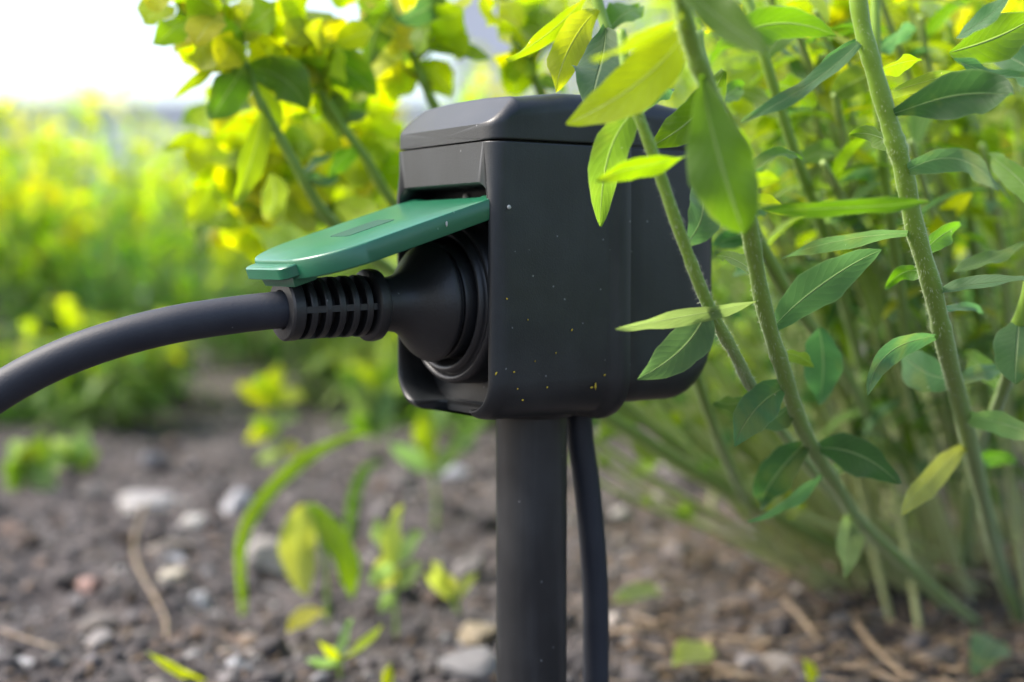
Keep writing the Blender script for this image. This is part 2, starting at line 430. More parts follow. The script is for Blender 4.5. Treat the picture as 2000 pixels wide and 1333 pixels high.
def crumbs(name, count, size, ylim, level, seed, kind='stuff'):
    r = np.random.default_rng(seed)
    temps = [(facet(rock_geo(level, k + 1, 0.5)[0], k, 6), rock_geo(level, k + 1, .5)[1]) for k in range(10)]
    V = []; F = []; T = []; b = 0
    for _ in range(count):
        y = ylim[0] + (ylim[1] - ylim[0]) * r.random() ** 1.25
        x = (r.random() * 1.1 - .55) * y * .86
        v, f = temps[r.integers(10)]
        s = size[0] * (size[1] / size[0]) ** (r.random() ** 1.8)
        a = r.random(3) * 6.28; ca, sa = math.cos(a[0]), math.sin(a[0]); cb, sb = math.cos(a[1]), math.sin(a[1])
        R = np.array([[ca, -sa, 0], [sa, ca, 0], [0, 0, 1]]) @ np.array([[1, 0, 0], [0, cb, -sb], [0, sb, cb]])
        q = (v * np.array([1, .6 + .5 * r.random(), .55 + .4 * r.random()]) * s) @ R.T
        q[:, 2] += tz(x, y) + s * (.15 + .35 * r.random()); q[:, 0] += x; q[:, 1] += y
        V.append(q); F.append(np.array(f) + b); b += len(v); T.append(np.tile(soil_tint(r), (len(v), 1)))
    V = np.vstack(V); F = np.vstack(F); T = np.vstack(T)
    return tag(mk(name, V, F, M_CRUMB, tint=T), kind=kind)
o = crumbs('soil_crumbs', 15500, (0.0010, 0.0050), (0.6, 1.8), 1, 3); tag(o, 'loose dark brown soil crumbs covering the bed', 'soil')
o = crumbs('soil_clods', 800, (0.005, 0.013), (0.62, 2.4), 2, 5); tag(o, 'bigger lumps of dry grey brown soil strewn over the bed', 'soil')

STONES = [  # px, py (foot), width px, height px, colour, label
    (290, 985, 150, 62, (.50, .48, .47), 'flat pale grey stone, the longest one lying on the soil'),
    (385, 1035, 62, 44, (.66, .63, .58), 'small white stone beside the flat pale grey stone'),
    (468, 1010, 80, 70, (.55, .55, .58), 'upright bluish white stone behind the arching grass blade'),
    (535, 1105, 120, 105, (.46, .42, .38), 'big pale rock with brown underside behind the yellowing weed'),
    (335, 1130, 72, 44, (.62, .56, .44), 'cream coloured oval pebble beside the curved dry stalk'),
    (395, 1150, 44, 70, (.52, .53, .55), 'narrow grey white chip lying next to the cream pebble'),
    (930, 1312, 150, 115, (.27, .26, .26), 'large angular grey rock at the foot of the black pole'),
    (935, 1235, 95, 62, (.42, .34, .22), 'tan brown rock resting behind the large grey rock'),
    (178, 1142, 60, 42, (.50, .30, .25), 'pink red pebble among the dark crumbs'),
    (26, 1035, 52, 42, (.36, .24, .18), 'rust brown pebble on the dark soil'),
    (48, 1300, 58, 42, (.62, .62, .64), 'round white pebble on the bare crumbly soil'),
    (455, 1312, 52, 44, (.64, .64, .66), 'white pebble next to a cream pebble pair'),
    (440, 1270, 58, 36, (.50, .40, .32), 'cream pebble behind a white pebble'),
    (330, 1075, 95, 46, (.33, .28, .24), 'brown flat stone leaning on a grey one'),
    (345, 1090, 70, 30, (.42, .43, .47), 'blue grey flat stone under a brown flat stone'),
    (880, 935, 70, 40, (.60, .60, .66), 'bluish white stone far behind the pole on bare soil'),
    (305, 915, 60, 45, (.42, .42, .46), 'grey stone close to the far row of bushes'),
    (1210, 1010, 62, 40, (.55, .50, .46), 'pale stone under the leaning bare stems'),
    (1290, 980, 70, 45, (.50, .44, .38), 'sandy stone half hidden by the leaning stems'),
    (485, 1215, 60, 34, (.34, .24, .16), 'orange brown pebble in front of the big pale rock'),
    (185, 1195, 110, 45, (.21, .18, .16), 'wide dark brown clod of soil'),
    (270, 1210, 95, 42, (.24, .20, .18), 'ridge shaped brown clod of soil'),
]
def stone(px, py, wpx, hpx, col, seed, level=3, name='stone'):
    g = G(px, py); s = g.y / FPX
    v, f = rock_geo(level, seed, 0.30); v = facet(v, seed + 100) * 1.15
    wpx *= .86; hpx *= .86; q = v * np.array([wpx * s / 2, wpx * s * .42, hpx * s / 2])
    a = rng.uniform(-.3, .3); c_, s_ = math.cos(a), math.sin(a)
    q = np.stack([q[:, 0] * c_ - q[:, 2] * s_ * .5, q[:, 1], q[:, 2] * c_ + q[:, 0] * s_ * .5], 1)
    z0 = tz(g.x, g.y)
    o = mk(name, q + np.array([0, 0, hpx * s * .17]), f, M_STONE, tint=np.array(col) * .50, loc=(g.x, g.y, z0), sharp=28)
    return o
for i, (px, py, w_, h_, c_, lab) in enumerate(STONES):
    tag(stone(px, py, w_, h_, c_, i + 3), lab, 'stone')
PEBC = [((.40, .39, .40), 'small grey pebble lying among the soil crumbs', 'grey pebbles on the soil'),
        ((.58, .56, .54), 'small whitish pebble lying among the soil crumbs', 'white pebbles on the soil'),
        ((.34, .23, .17), 'small reddish brown pebble lying among the soil crumbs', 'brown pebbles on the soil')]
pm = []
for ci, (c_, lab, grp) in enumerate(PEBC):
    for k in range(3):
        v, f = rock_geo(2, 40 + ci * 3 + k, 0.3); v = facet(v, 60 + ci * 3 + k, 7) * 1.2; pm.append(mk_mesh('pebble', v * np.array([1, .8, .65]), f, M_STONE, tint=np.array(c_) * .55))
for i in range(170):
    y = rng.uniform(.66, 1.25); x = rng.uniform(-.36, .30) * y / .95
    ci = rng.choice([0, 0, 0, 1, 1, 2]); o = bpy.data.objects.new('pebble', pm[ci * 3 + rng.randrange(3)]); COL.objects.link(o)
    s = rng.uniform(.0018, .0048); o.scale = (s, s * rng.uniform(.6, 1.1), s * rng.uniform(.6, 1.1)); o.location = (x, y, tz(x, y) + s * .30); o.rotation_euler = (rng.uniform(-.4, .4), rng.uniform(-.4, .4), rng.uniform(0, 6.28))
    tag(o, PEBC[ci][1], 'pebble', PEBC[ci][2])

# ---------------------------------------------------------------- far setting: garden wall, post, house
gw = empty('garden_wall', (0, 7.0, 0)); tag(gw, 'low pale grey rendered wall far beyond the flowering bushes', 'wall')
b = MB(); b.box((-9, 0, -.05), (9, .2, .90)); b.build('wall_body', M_WALL, gw, smooth=False)
for k in range(18):
    b = MB(); b.box((-9 + k * 1.0 + .004, -.04, .901), (-8 + k * 1.0 - .004, .24, .955)); b.build('coping_stone', M_COPE, gw, smooth=False)
pp = P(5, 500, 6.7)
pt = empty('gate_post', (pp.x - .05, 6.7, 0)); tag(pt, 'blue grey painted post standing before the pale garden wall', 'post')
b = MB(); b.box((-.07, -.07, -.05), (.07, .07, .88)); b.build('shaft', M_POST, pt, smooth=False)
b = MB(); b.box((-.09, -.09, .881), (.09, .09, .92)); b.build('post_cap', M_POST, pt, smooth=False)
hx0 = P(885, 500, 16).x; hx1 = P(1160, 500, 16).x
hs_ = empty('white_house', (hx0, 16, 0)); tag(hs_, 'pale rendered house in the distance behind the garden wall', 'house')
hw_ = hx1 - hx0 + 5
b = MB(); b.box((0, 0, -.05), (hw_, 6, 4.6)); b.build('house_wall', M_HOUSE, hs_, smooth=False)
b = MB(); b.add([(-.3, -.3, 4.55), (hw_ + .3, -.3, 4.55), (hw_ + .3, 6.3, 4.55), (-.3, 6.3, 4.55), (-.3, 3, 6.6), (hw_ + .3, 3, 6.6)], [(0, 1, 5, 4), (2, 3, 4, 5), (3, 0, 4), (1, 2, 5), (3, 2, 1, 0)]); b.build('roof', M_ROOF, hs_, smooth=False)
for wx in (2.6, 4.4):
    b = MB(); b.box((wx, -.05, 1.5), (wx + .16 + (.7 if wx > 1 else .1), .05, 3.0)); fr = b.build('window', M_FRAME, hs_, smooth=False)
    b = MB(); b.box((wx + .05, -.06, 1.58), (wx + .11 + (.7 if wx > 1 else .1), -.051, 2.92)); b.build('pane', M_GLASS, fr, smooth=False)

# ---------------------------------------------------------------- the outlet post
ANG = math.radians(34); BW, BL = 0.0636, 0.0950
s_dir = Vector((math.cos(ANG), math.sin(ANG), 0)); t_dir = Vector((-math.sin(ANG), math.cos(ANG), 0))
near = Vector((-.0055, .44, 0)); mid_front = near + t_dir * (BW / 2)
post = empty('outlet_post', mid_front, ANG)        # local x = depth (back), y = across (away), z up
tag(post, 'charcoal plastic garden outlet box on a black pole with its green flap lid open', 'outlet post')
HZ = CAM_H

def outline(w, z0, z1, rb, rt, nb=26, ns=10, ncr=9, ntop=12):
    """front elevation loop: counter-clockwise from bottom middle-left; (y, z)"""
    pts = []
    h = w / 2
    for k in range(nb): pts.append((-h + rb + (w - 2 * rb) * k / nb, z0))
    for k in range(ncr): a = -math.pi / 2 + math.pi / 2 * k / ncr; pts.append((h - rb + rb * math.cos(a), z0 + rb + rb * math.sin(a)))
    for k in range(ns): pts.append((h, z0 + rb + (z1 - rt - z0 - rb) * k / ns))
    for k in range(ncr): a = math.pi / 2 * k / ncr; pts.append((h - rt + rt * math.cos(a), z1 - rt + rt * math.sin(a)))
    for k in range(ntop): pts.append((h - rt - (w - 2 * rt) * k / ntop, z1))
    for k in range(ncr): a = math.pi / 2 + math.pi / 2 * k / ncr; pts.append((-h + rt + rt * math.cos(a), z1 - rt + rt * math.sin(a)))
    for k in range(ns): pts.append((-h, z1 - rt - (z1 - rt - z0 - rb) * k / ns))
    for k in range(ncr): a = math.pi + math.pi / 2 * k / ncr; pts.append((-h + rb + rb * math.cos(a), z0 + rb + rb * math.sin(a)))
    return np.array(pts)

def sstep(a, b, x):
    t = np.clip((x - a) / (b - a), 0, 1); return t * t * (3 - 2 * t)

def loft(rings, close_first=True, close_last=True):
    n = len(rings[0]); v = np.vstack(rings); f = []
    for i in range(len(rings) - 1):
        for k in range(n):
            k2 = (k + 1) % n
            f.append((i*n + k, i*n + k2, (i+1)*n + k2, (i+1)*n + k))
    v = list(v)
    for flag, i0, rev in ((close_first, 0, True), (close_last, len(rings) - 1, False)):
        if not flag: continue
        c = np.mean(rings[i0], axis=0); v.append(c); ci = len(v) - 1
        for k in range(n):
            k2 = (k + 1) % n
            f.append((i0*n + k2, i0*n + k, ci) if rev else (i0*n + k, i0*n + k2, ci))
    return v, f

ZB, ZS, ZO = -.0525, .0355, .0228      # bottom, seam, top of the opening (relative to the camera height)
def ring3(pts, L, notch=True):
    L = np.full(len(pts), L) if np.isscalar(L) else L
    if notch:
        nd = .0112 * (1 - sstep(.0152, .0168, np.abs(pts[:, 0]))) * (pts[:, 1] < ZB + .008)
        L = np.maximum(L, nd)
    return np.stack([L, pts[:, 0], pts[:, 1] + HZ], 1)

def body_ring(inset, L, rb=.0130, extra=0.0, zb=0.0, notch=False):
    p = outline(BW - 2 * inset, ZB + inset + zb, ZS, max(rb - inset, .004), .0006)
    if extra:
        k = sstep(.0195, .030, p[:, 1]); lim = BW / 2 - inset
        p[:, 0] -= np.sign(p[:, 0]) * k * extra * sstep(lim - .012, lim, np.abs(p[:, 0]))
    return ring3(p, L, notch)

rings = []
# back -> front on the outside
prof = [(.0542, .004), (.0542, .0012), (.0535, .0), (.0525, -.0018), (.0505, -.0024), (.0486, -.0024), (.0472, -.0016), (.0455, -.0003), (.0440, .0001), (.032, .0), (.022, .0), (.014, 0), (.010, 0), (.0085, 0), (.0070, 0)]
for L, i in prof: rings.append(body_ring(i, L))
for k in range(0, 8):
    a = math.pi / 2 * k / 7
    rings.append(body_ring(.0033 * (1 - math.cos(a)), .0062 * (1 - math.sin(a)), extra=.0028 * (1 - math.cos(a)), notch=True))
def open_ring(ins, L):
    return ring3(outline(BW - .0074 - 2 * ins, ZB + .0026 + ins, ZO - ins, .0115, .0062), L)
rings.append(open_ring(-.0003, -.0000)); rings.append(open_ring(.0000, .0003)); rings.append(open_ring(.0004, .0012)); rings.append(open_ring(.0007, .005)); rings.append(open_ring(.001, .0125))
fl = outline(BW - .0080, ZB + .004, ZO - .002, .012, .005); cen = fl.mean(0)
rings.append(ring3(fl, .0130, False)); rings.append(ring3((fl - cen) * .55 + cen, .0130, False))
v, f = loft(rings)
f = [tuple(reversed(q)) for q in f]
mk('front_housing', v, f, M_BOX, post, sharp=38)

rings = []
for L, i, zb in [(.0547, .008, 0), (.0547, .0034, 0), (.0555, .0028, 0), (.062, .0026, 0), (.0785, .0026, 0)]: rings.append(body_ring(i, L, zb=zb))
for k in range(1, 9):
    a = math.pi / 2 * k / 8
    rings.append(body_ring(.0026 + .0040 * (1 - math.cos(a)), .0790 + .0160 * math.sin(a), zb=.0145 * (1 - math.cos(a))))
rings.append(body_ring(.012, BL + .0001, zb=.0145))
v, f = loft(rings); mk('rear_housing', v, f, M_BOX, post, sharp=38)

# cap: lofted along the depth, chamfered at both ends
def cap_ring(L):
    e = min(max(L, 0), BL - L)
    i0 = .0066 * (1 - math.sqrt(max(0, 1 - (1 - min(e, .0062) / .0062) ** 2)))
    step = -.0020 * float(sstep(.0445, .0468, L) * (1 - sstep(.0525, .054, L))) + .0026 * float(sstep(.0535, .0552, L))
    w = BW - 2 * (i0 + step) - .0003
    top = .0411 + (.0085) * float(np.clip(e / .0098, 0, 1)) + .0022 * float(sstep(.0098, .032, e))
    rt = .0014 + .0044 * float(np.clip(e / .0098, 0, 1))
    p = outline(w, ZS + .0006, top, .0006, rt)
    m = p[:, 1] > top - rt * 1.01
    p[m, 1] += .0012 * float(np.clip(e / .0098, 0, 1)) * (1 - (2 * p[m, 0] / w) ** 2) * np.clip((p[m, 1] - (top - rt)) / rt, 0, 1)
    return np.stack([np.full(len(p), L), p[:, 0], p[:, 1] + HZ], 1)
Ls = list(np.arange(0, .0063, .0006)) + [.0070, .0080, .0090, .0096, .0100, .0106, .013, .017, .022, .028, .034, .040, .0445, .0455, .0463, .047, .050, .0525, .0532, .0540, .0546, .0553, .062, .070, .078, .0845, .0862, .0872, .0880, .0890] + [BL - q for q in np.arange(.0060, -.0001, -.0006)]
v, f = loft([cap_ring(L) for L in Ls]); mk('cap', v, f, M_BOX, post, sharp=24)
# dark gasket closing the seam
b = MB(); b.box((.006, -BW/2 + .003, HZ + ZS - .002), (BL - .006, BW/2 - .003, HZ + ZS + .002)); b.build('seam_gasket', M_DARK, post, smooth=False)

# socket collar inside the recess (axis = local x)
SZ = HZ - .0149
prof = [(.0128, .0275), (.0045, .0272), (.0026, .0266), (.0020, .0258), (.0022, .0248), (.0034, .0243), (.0040, .0240), (.0018, .0236), (.0004, .0230), (.0000, .0222), (.0006, .0213), (.0030, .0209), (.0080, .0206), (.0130, .0204)]
v, f = lathe_geo(prof, (0, 0, SZ), (1, 0, 0), (0, 0, 1), 72); mk('socket_collar', v, [tuple(reversed(q)) for q in f], M_RUBBER, post)
v, f = lathe_geo([(.0126, .0205), (.0126, .0001)], (0, 0, SZ), (1, 0, 0), (0, 0, 1), 40); mk('socket_face', v, [tuple(reversed(q)) for q in f], M_DARK, post)
# hinge rail and two tiny screws above the lid
v, f, uv = tube_geo([(.0055, -.026, HZ + .0165), (.0055, 0, HZ + .0165), (.0055, .026, HZ + .0165)], [.0022] * 3, 14); mk('hinge_pin', v, f, M_DARK, post)
for yy in (-.012, .004):
    v, f = lathe_geo([(.0126, .0011), (.0118, .0011), (.0114, .0008), (.0113, .0001)], (0, yy, HZ + .0195), (1, 0, 0), (0, 0, 1), 14); mk('screw', v, [tuple(reversed(q)) for q in f], M_DROP, post)

# green flap lid: outline in its own plane (d out from the hinge, c across), then dropped 17.3 degrees
TH = math.radians(17.6)
def lid_pt(d, c, h):     # local to post
    return (.004 - d * math.cos(TH) - h * math.sin(TH), c, HZ + .0190 - d * math.sin(TH) + h * math.cos(TH))
def lid_outline(hw=.0290, L=.0672, d0=.001, rc=.0205, n=18):
    q = [(d0, -hw), ] + [(d0 + (L - rc - d0) * k / 8, -hw) for k in range(1, 9)]
    for k in range(1, n + 1):
        a = math.pi / 2 * k / n; q.append((L - rc + rc * math.sin(a), -hw + rc * 1.0 - rc * math.cos(a)))
    m = [(d, -c) for d, c in q[::-1]]
    return np.array(q + m)
OUT = lid_outline()
def shrink(o, e): 
    c = np.array([.032, 0]); r = o - c; n = np.abs(r).max(0); return c + r * (1 - e / n)
def lid_ring(o, h): return np.array([lid_pt(d, c, h) for d, c in o])
SK = .0064
rings = [lid_ring(shrink(OUT, .0022), -SK + .0040 + .0006), lid_ring(shrink(OUT, .0020), -SK + .0004), lid_ring(shrink(OUT, .0004), -SK), lid_ring(OUT, -SK + .0005), lid_ring(OUT, -.0007), lid_ring(shrink(OUT, .0003), -.0002), lid_ring(shrink(OUT, .0009), 0)]
v, f = loft(rings, True, True)
lid = mk('flap_lid', v, f, M_LID, post, sharp=40); tag(lid, 'green hinged flap lid lifted over the plug')
# finger tab at the tip
TABO = []
for k in range(0, 9): a = math.pi / 2 * k / 8; TABO.append((.0677 + .0038 * math.sin(a) - .0001, -.0145 + .004 - .004 * math.cos(a)))
TABO = [(.0637, -.0145)] + TABO; TABO = np.array(TABO + [(d, -c) for d, c in TABO[::-1]])
def shr(o, e):
    c = np.array([.0657, 0]); r = o - c; n = np.abs(r).max(0); return c + r * (1 - e / n)
rings = [lid_ring(shr(TABO, .0008), -.0052), lid_ring(TABO, -.0048), lid_ring(TABO, -.0017), lid_ring(shr(TABO, .0004), -.0013)]
v, f = loft(rings); mk('finger_tab', v, f, M_LID, lid, sharp=40)
b = MB()
cp = [(.0590, -.012, -.0048), (.0675, -.012, -.0048), (.0670, -.0105, -.0085), (.0595, -.0105, -.0085)]
cv = [lid_pt(d, c, h) for d, c, h in cp] + [lid_pt(d, -c, h) for d, c, h in cp]
b.add(cv, [(0, 1, 2, 3), (7, 6, 5, 4), (0, 4, 5, 1), (1, 5, 6, 2), (2, 6, 7, 3), (3, 7, 4, 0)]); b.build('catch', M_LID, lid, smooth=False)
# shallow moulded panel on the lid
po = outline(.013, .025, .043, .0015, .0015)
rings = [np.array([lid_pt(z, y + .001, h) for y, z in (po - po.mean(0)) * e + po.mean(0)]) for e, h in ((1.0, -.0002), (1.0, .00012))]
v, f = loft(rings, False, True); mk('moulded_panel', v, [tuple(q) for q in f], M_EMB, lid, sharp=30)
# hinge lugs
for yy in (-.024, .024):
    v, f, uv = tube_geo([lid_pt(.0005, yy - .004, -.003), lid_pt(.0005, yy, -.003), lid_pt(.0005, yy + .004, -.003)], [.0032] * 3, 16); mk('hinge_lug', v, f, M_LID, lid)

# pole, collar, feed cable
PXL = .0362
prof = [(-.06, .0002), (-.045, .0060), (-.02, .01215), (.02, .01225), (.10, .01225), (HZ + ZB + .004, .01225)]
v, f = lathe_geo(prof, (PXL, 0, 0), (0, 0, 1), (1, 0, 0), 48); mk('pole', v, f, M_PIPE, post)
prof = [(HZ + ZB - .0022, .0124), (HZ + ZB - .0020, .0150), (HZ + ZB - .0002, .0158), (HZ + ZB + .004, .0158)]
v, f = lathe_geo(prof, (PXL, 0, 0), (0, 0, 1), (1, 0, 0), 48); mk('pole_collar', v, f, M_BOX, post)
prof = [(HZ + ZB - .0030, .0045), (HZ + ZB - .0028, .0068), (HZ + ZB + .003, .0078)]
v, f = lathe_geo(prof, (.0575, 0, 0), (0, 0, 1), (1, 0, 0), 28); mk('cable_gland', v, f, M_BOX, post)
fp = catmull([(.0560, .0, HZ + ZB + .004), (.0572, .0, HZ + ZB - .012), (.0600, -.0004, HZ + ZB - .030), (.0632, -.001, HZ + ZB - .065), (.0645, 0, HZ + ZB - .11), (.067, .002, .02), (.080, .012, -.02)], 10)
v, f, uv = tube_geo(fp, [.0047] * len(fp), 16); mk('feed_cable', v, f, M_SHEATH, post)
# pollen bits and a pale speck on the box side
nodes_ = []
def side_pt(px, py, lift=0.0):
    """photo pixel -> point on the near side face, local to the post"""
    d = P(px, py, 1.0) - Vector((0, 0, CAM_H)); nrm = t_dir
    k = (near).dot(nrm) / d.dot(nrm); w = Vector((0, 0, CAM_H)) + d * k
    r = w - mid_front
    return Vector((r.dot(s_dir), -BW / 2 - lift, w.z))
b = MB()
for px, py, a, ln in [(989, 584, .3, 1), (1116, 645, .8, 1.2), (1068, 757, 0, 1), (1020, 782, 0, 1.2), (1162, 755, 1.55, 4.0), (1155, 757, 0.2, 1.8), (1180, 733, .4, 1.5), (1003, 727, .2, 1.2), (1010, 760, 0, .7), (1201, 762, 0, 1), (968, 730, 1.0, 2.2), (1030, 625, 0, .6), (1044, 706, 0, .5), (1085, 690, 0, .5)]:
    c = side_pt(px, py, .0003); v, f = rock_geo(0, px, .4)
    q = v * np.array([.00035 * ln, .0002, .00035]); ca, sa = math.cos(a), math.sin(a)
    q = np.stack([q[:, 0] * ca - q[:, 2] * sa, q[:, 1], q[:, 2] * ca + q[:, 0] * sa], 1) + np.array(c)
    b.add(list(q), f)
tag(b.build('pollen_bits', M_POLLEN, post), kind='stuff')
c = side_pt(993, 405, .0003); v, f = rock_geo(1, 5, .3); mk('white_speck', v * np.array([.0008, .0004, .0007]) + np.array(c), f, M_DROP, post)
c = lid_pt(.0215, -.0293, -.0030); v, f = rock_geo(1, 9, .15); mk('pale_spot', v * np.array([.0004, .00012, .0009]) + np.array(c), f, M_DROP, lid)

# ---------------------------------------------------------------- plug with its cable
ax0 = mid_front + Vector((0, 0, SZ))
plug = empty('power_plug', (ax0.x, ax0.y, 0), ANG); tag(plug, 'black rubber plug pushed into the outlet, trailing a thick dark cable', 'plug')
DROOP = math.radians(1.6)
pa = (-math.cos(DROOP), 0, -math.sin(DROOP))        # axis, local
po_ = (0, 0, SZ)
prof = [(-.0060, .0001), (-.0060, .0186), (.0012, .0190), (.0020, .0186), (.0021, .0176), (.0036, .0176), (.0037, .0188), (.0043, .0196), (.0052, .0196), (.0062, .0191), (.0078, .0181), (.0094, .0166), (.0110, .0148), (.0125, .0130), (.0140, .0114), (.0156, .0101), (.0175, .0092), (.0200, .0088), (.0232, .0086), (.0250, .0086)]
v, f = lathe_geo(prof, po_, pa, (0, 0, 1), 72); mk('plug_body', v, f, M_RUBBER, plug, sharp=40)
prof = [(.0240, .0086), (.0240, .0104), (.0246, .0113), (.0262, .0116), (.0278, .0114), (.0284, .0106), (.0284, .0060)]
v, f = lathe_geo(prof, po_, pa, (0, 0, 1), 56); mk('collar_ring', v, f, M_RUBBER, plug, sharp=40)
v, f = lathe_geo([(.0280, .0062), (.0540, .0060)], po_, pa, (0, 0, 1), 32); sr = mk('strain_relief', v, f, M_DARK, plug)
for k in range(5):
    d = .0300 + k * .0047; r0 = .0098 - k * .0001
    prof = [(d, .0060), (d, r0 - .0003), (d + .0003, r0), (d + .0019, r0), (d + .0022, r0 - .0003), (d + .0022, .0060)]
    v, f = lathe_geo(prof, po_, pa, (0, 0, 1), 48); mk('rib', v, f, M_RUBBER, sr, sharp=40)
A = np.array(pa); U = np.array([0, 0, 1.0]); U -= A * U.dot(A); U /= np.linalg.norm(U); V_ = np.cross(A, U)
for k in range(4):
    a = math.pi / 2 * k; rd = math.cos(a) * U + math.sin(a) * V_; td = np.cross(A, rd)
    b = MB(); vs = []
    for d in (.0282, .0535):
        for rr, ww in ((.0058, -.0010), (.0058, .0010), (.0094, .0010), (.0094, -.0010)): vs.append(np.array(po_) + A * d + rd * rr + td * ww)
    b.add(vs, [(0, 1, 2, 3), (7, 6, 5, 4), (0, 4, 5, 1), (1, 5, 6, 2), (2, 6, 7, 3), (3, 7, 4, 0)]); b.build('bar', M_RUBBER, sr, smooth=False)
prof = [(.0528, .0060), (.0528, .0093), (.0532, .0097), (.0564, .0097), (.0570, .0091), (.0572, .0062), (.0566, .0057), (.0550, .0056)]
v, f = lathe_geo(prof, po_, pa, (0, 0, 1), 56); mk('end_ring', v, f, M_RUBBER, plug, sharp=35)
# thick cable
ce = Vector(po_) + Vector(pa) * .050; ce2 = Vector(po_) + Vector(pa) * .058
inv = plug.matrix_basis.copy()
def to_local(w):
    r = Vector(w) - Vector((ax0.x, ax0.y, 0)); return (r.dot(s_dir), r.dot(t_dir), r.z)
cpts = [tuple(ce), tuple(ce2)] + [to_local(P(px, py, y)) for px, py, y in [(455, 616, .431), (340, 634, .427), (225, 663, .424), (120, 701, .422), (20, 752, .421), (-80, 822, .42), (-180, 915, .421), (-290, 1060, .425), (-380, 1250, .435), (-440, 1500, .45), (-480, 1780, .475)]]
cpts[-1] = (cpts[-1][0], cpts[-1][1], .004); 
last = cpts[-1]; cpts.append((last[0] - .10, last[1] - .02, .006)); cpts.append((last[0] - .25, last[1] + .03, .006))
cp_ = catmull(cpts, 14); v, f, uv = tube_geo(cp_, [.0057] * len(cp_), 28); mk('cable', v, f, M_SHEATH, plug)

# ---------------------------------------------------------------- leaves and stems
CLS = {'blue': (.074, .155, .054), 'dark': (.044, .110, .034), 'green': (.085, .165, .022), 'young': (.17, .26, .014), 'lime': (.29, .36, .012),
       'yellow': (.38, .39, .014), 'pale': (.16, .24, .08), 'sick': (.27, .31, .07), 'olive': (.11, .17, .03)}

def leaf_geo(base, ctrl, tip, width, face, roll=0.0, twist=0.0, fold=0.15, wave=0.05, nu=14, nv=6, p=0.85, q=0.75, seed=0, pet=0.06, cup=0.0):
    B, C_, T_ = (np.array(x, float) for x in (base, ctrl, tip)); F = np.array(face, float); F /= np.linalg.norm(F)
    v = []; uv = []; r = random.Random(seed); ph = r.uniform(0, 6.28); ph2 = r.uniform(0, 6.28); lw = r.uniform(.3, 1.2); asym = r.uniform(-1, 1); p = p * r.uniform(.92, 1.12)
    for i in range(nu + 1):
        u = i / nu
        pt = (1-u)**2 * B + 2*u*(1-u) * C_ + u*u * T_
        tg = 2*(1-u) * (C_ - B) + 2*u * (T_ - C_); tg /= np.linalg.norm(tg) + 1e-9
        s = np.cross(tg, F); l = np.linalg.norm(s)
        s = s / l if l > 1e-4 else np.array([1.0, 0, 0])
        a = roll + twist * u; nn = np.cross(s, tg)
        s2 = s * math.cos(a) + nn * math.sin(a); n2 = np.cross(s2, tg)
        w = width / 2 * max(math.sin(math.pi * min(u, 1) ** p), 0) ** q
        w = max(w, width * pet * (1 - u))
        pt = pt + n2 * width * .10 * lw * math.sin(u * 5.5 + ph2)
        if u > .999: w = width * .02
        for j in range(nv + 1):
            vv_ = -1 + 2 * j / nv
            ed = 1 + .05 * math.sin(u * 13 + ph * (1 if vv_ > 0 else 2.3)) + .035 * math.sin(u * 29 + ph2 * (1 if vv_ > 0 else 1.7)) + (.07 * asym if vv_ > 0 else -.07 * asym)
            off = fold * abs(vv_) * w + cup * vv_ * vv_ * w + wave * width * (math.sin(u * 9 + ph + vv_ * .8) * vv_ * vv_ + .5 * math.sin(u * 17 + ph2) * abs(vv_) * vv_)
            v.append(pt + s2 * w * vv_ * ed + n2 * off); uv.append((u, (vv_ + 1) / 2))
    f = []
    for i in range(nu):
        for j in range(nv):
            a = i * (nv + 1) + j; f.append((a, a + 1, a + nv + 2, a + nv + 1))
    return v, f, uv

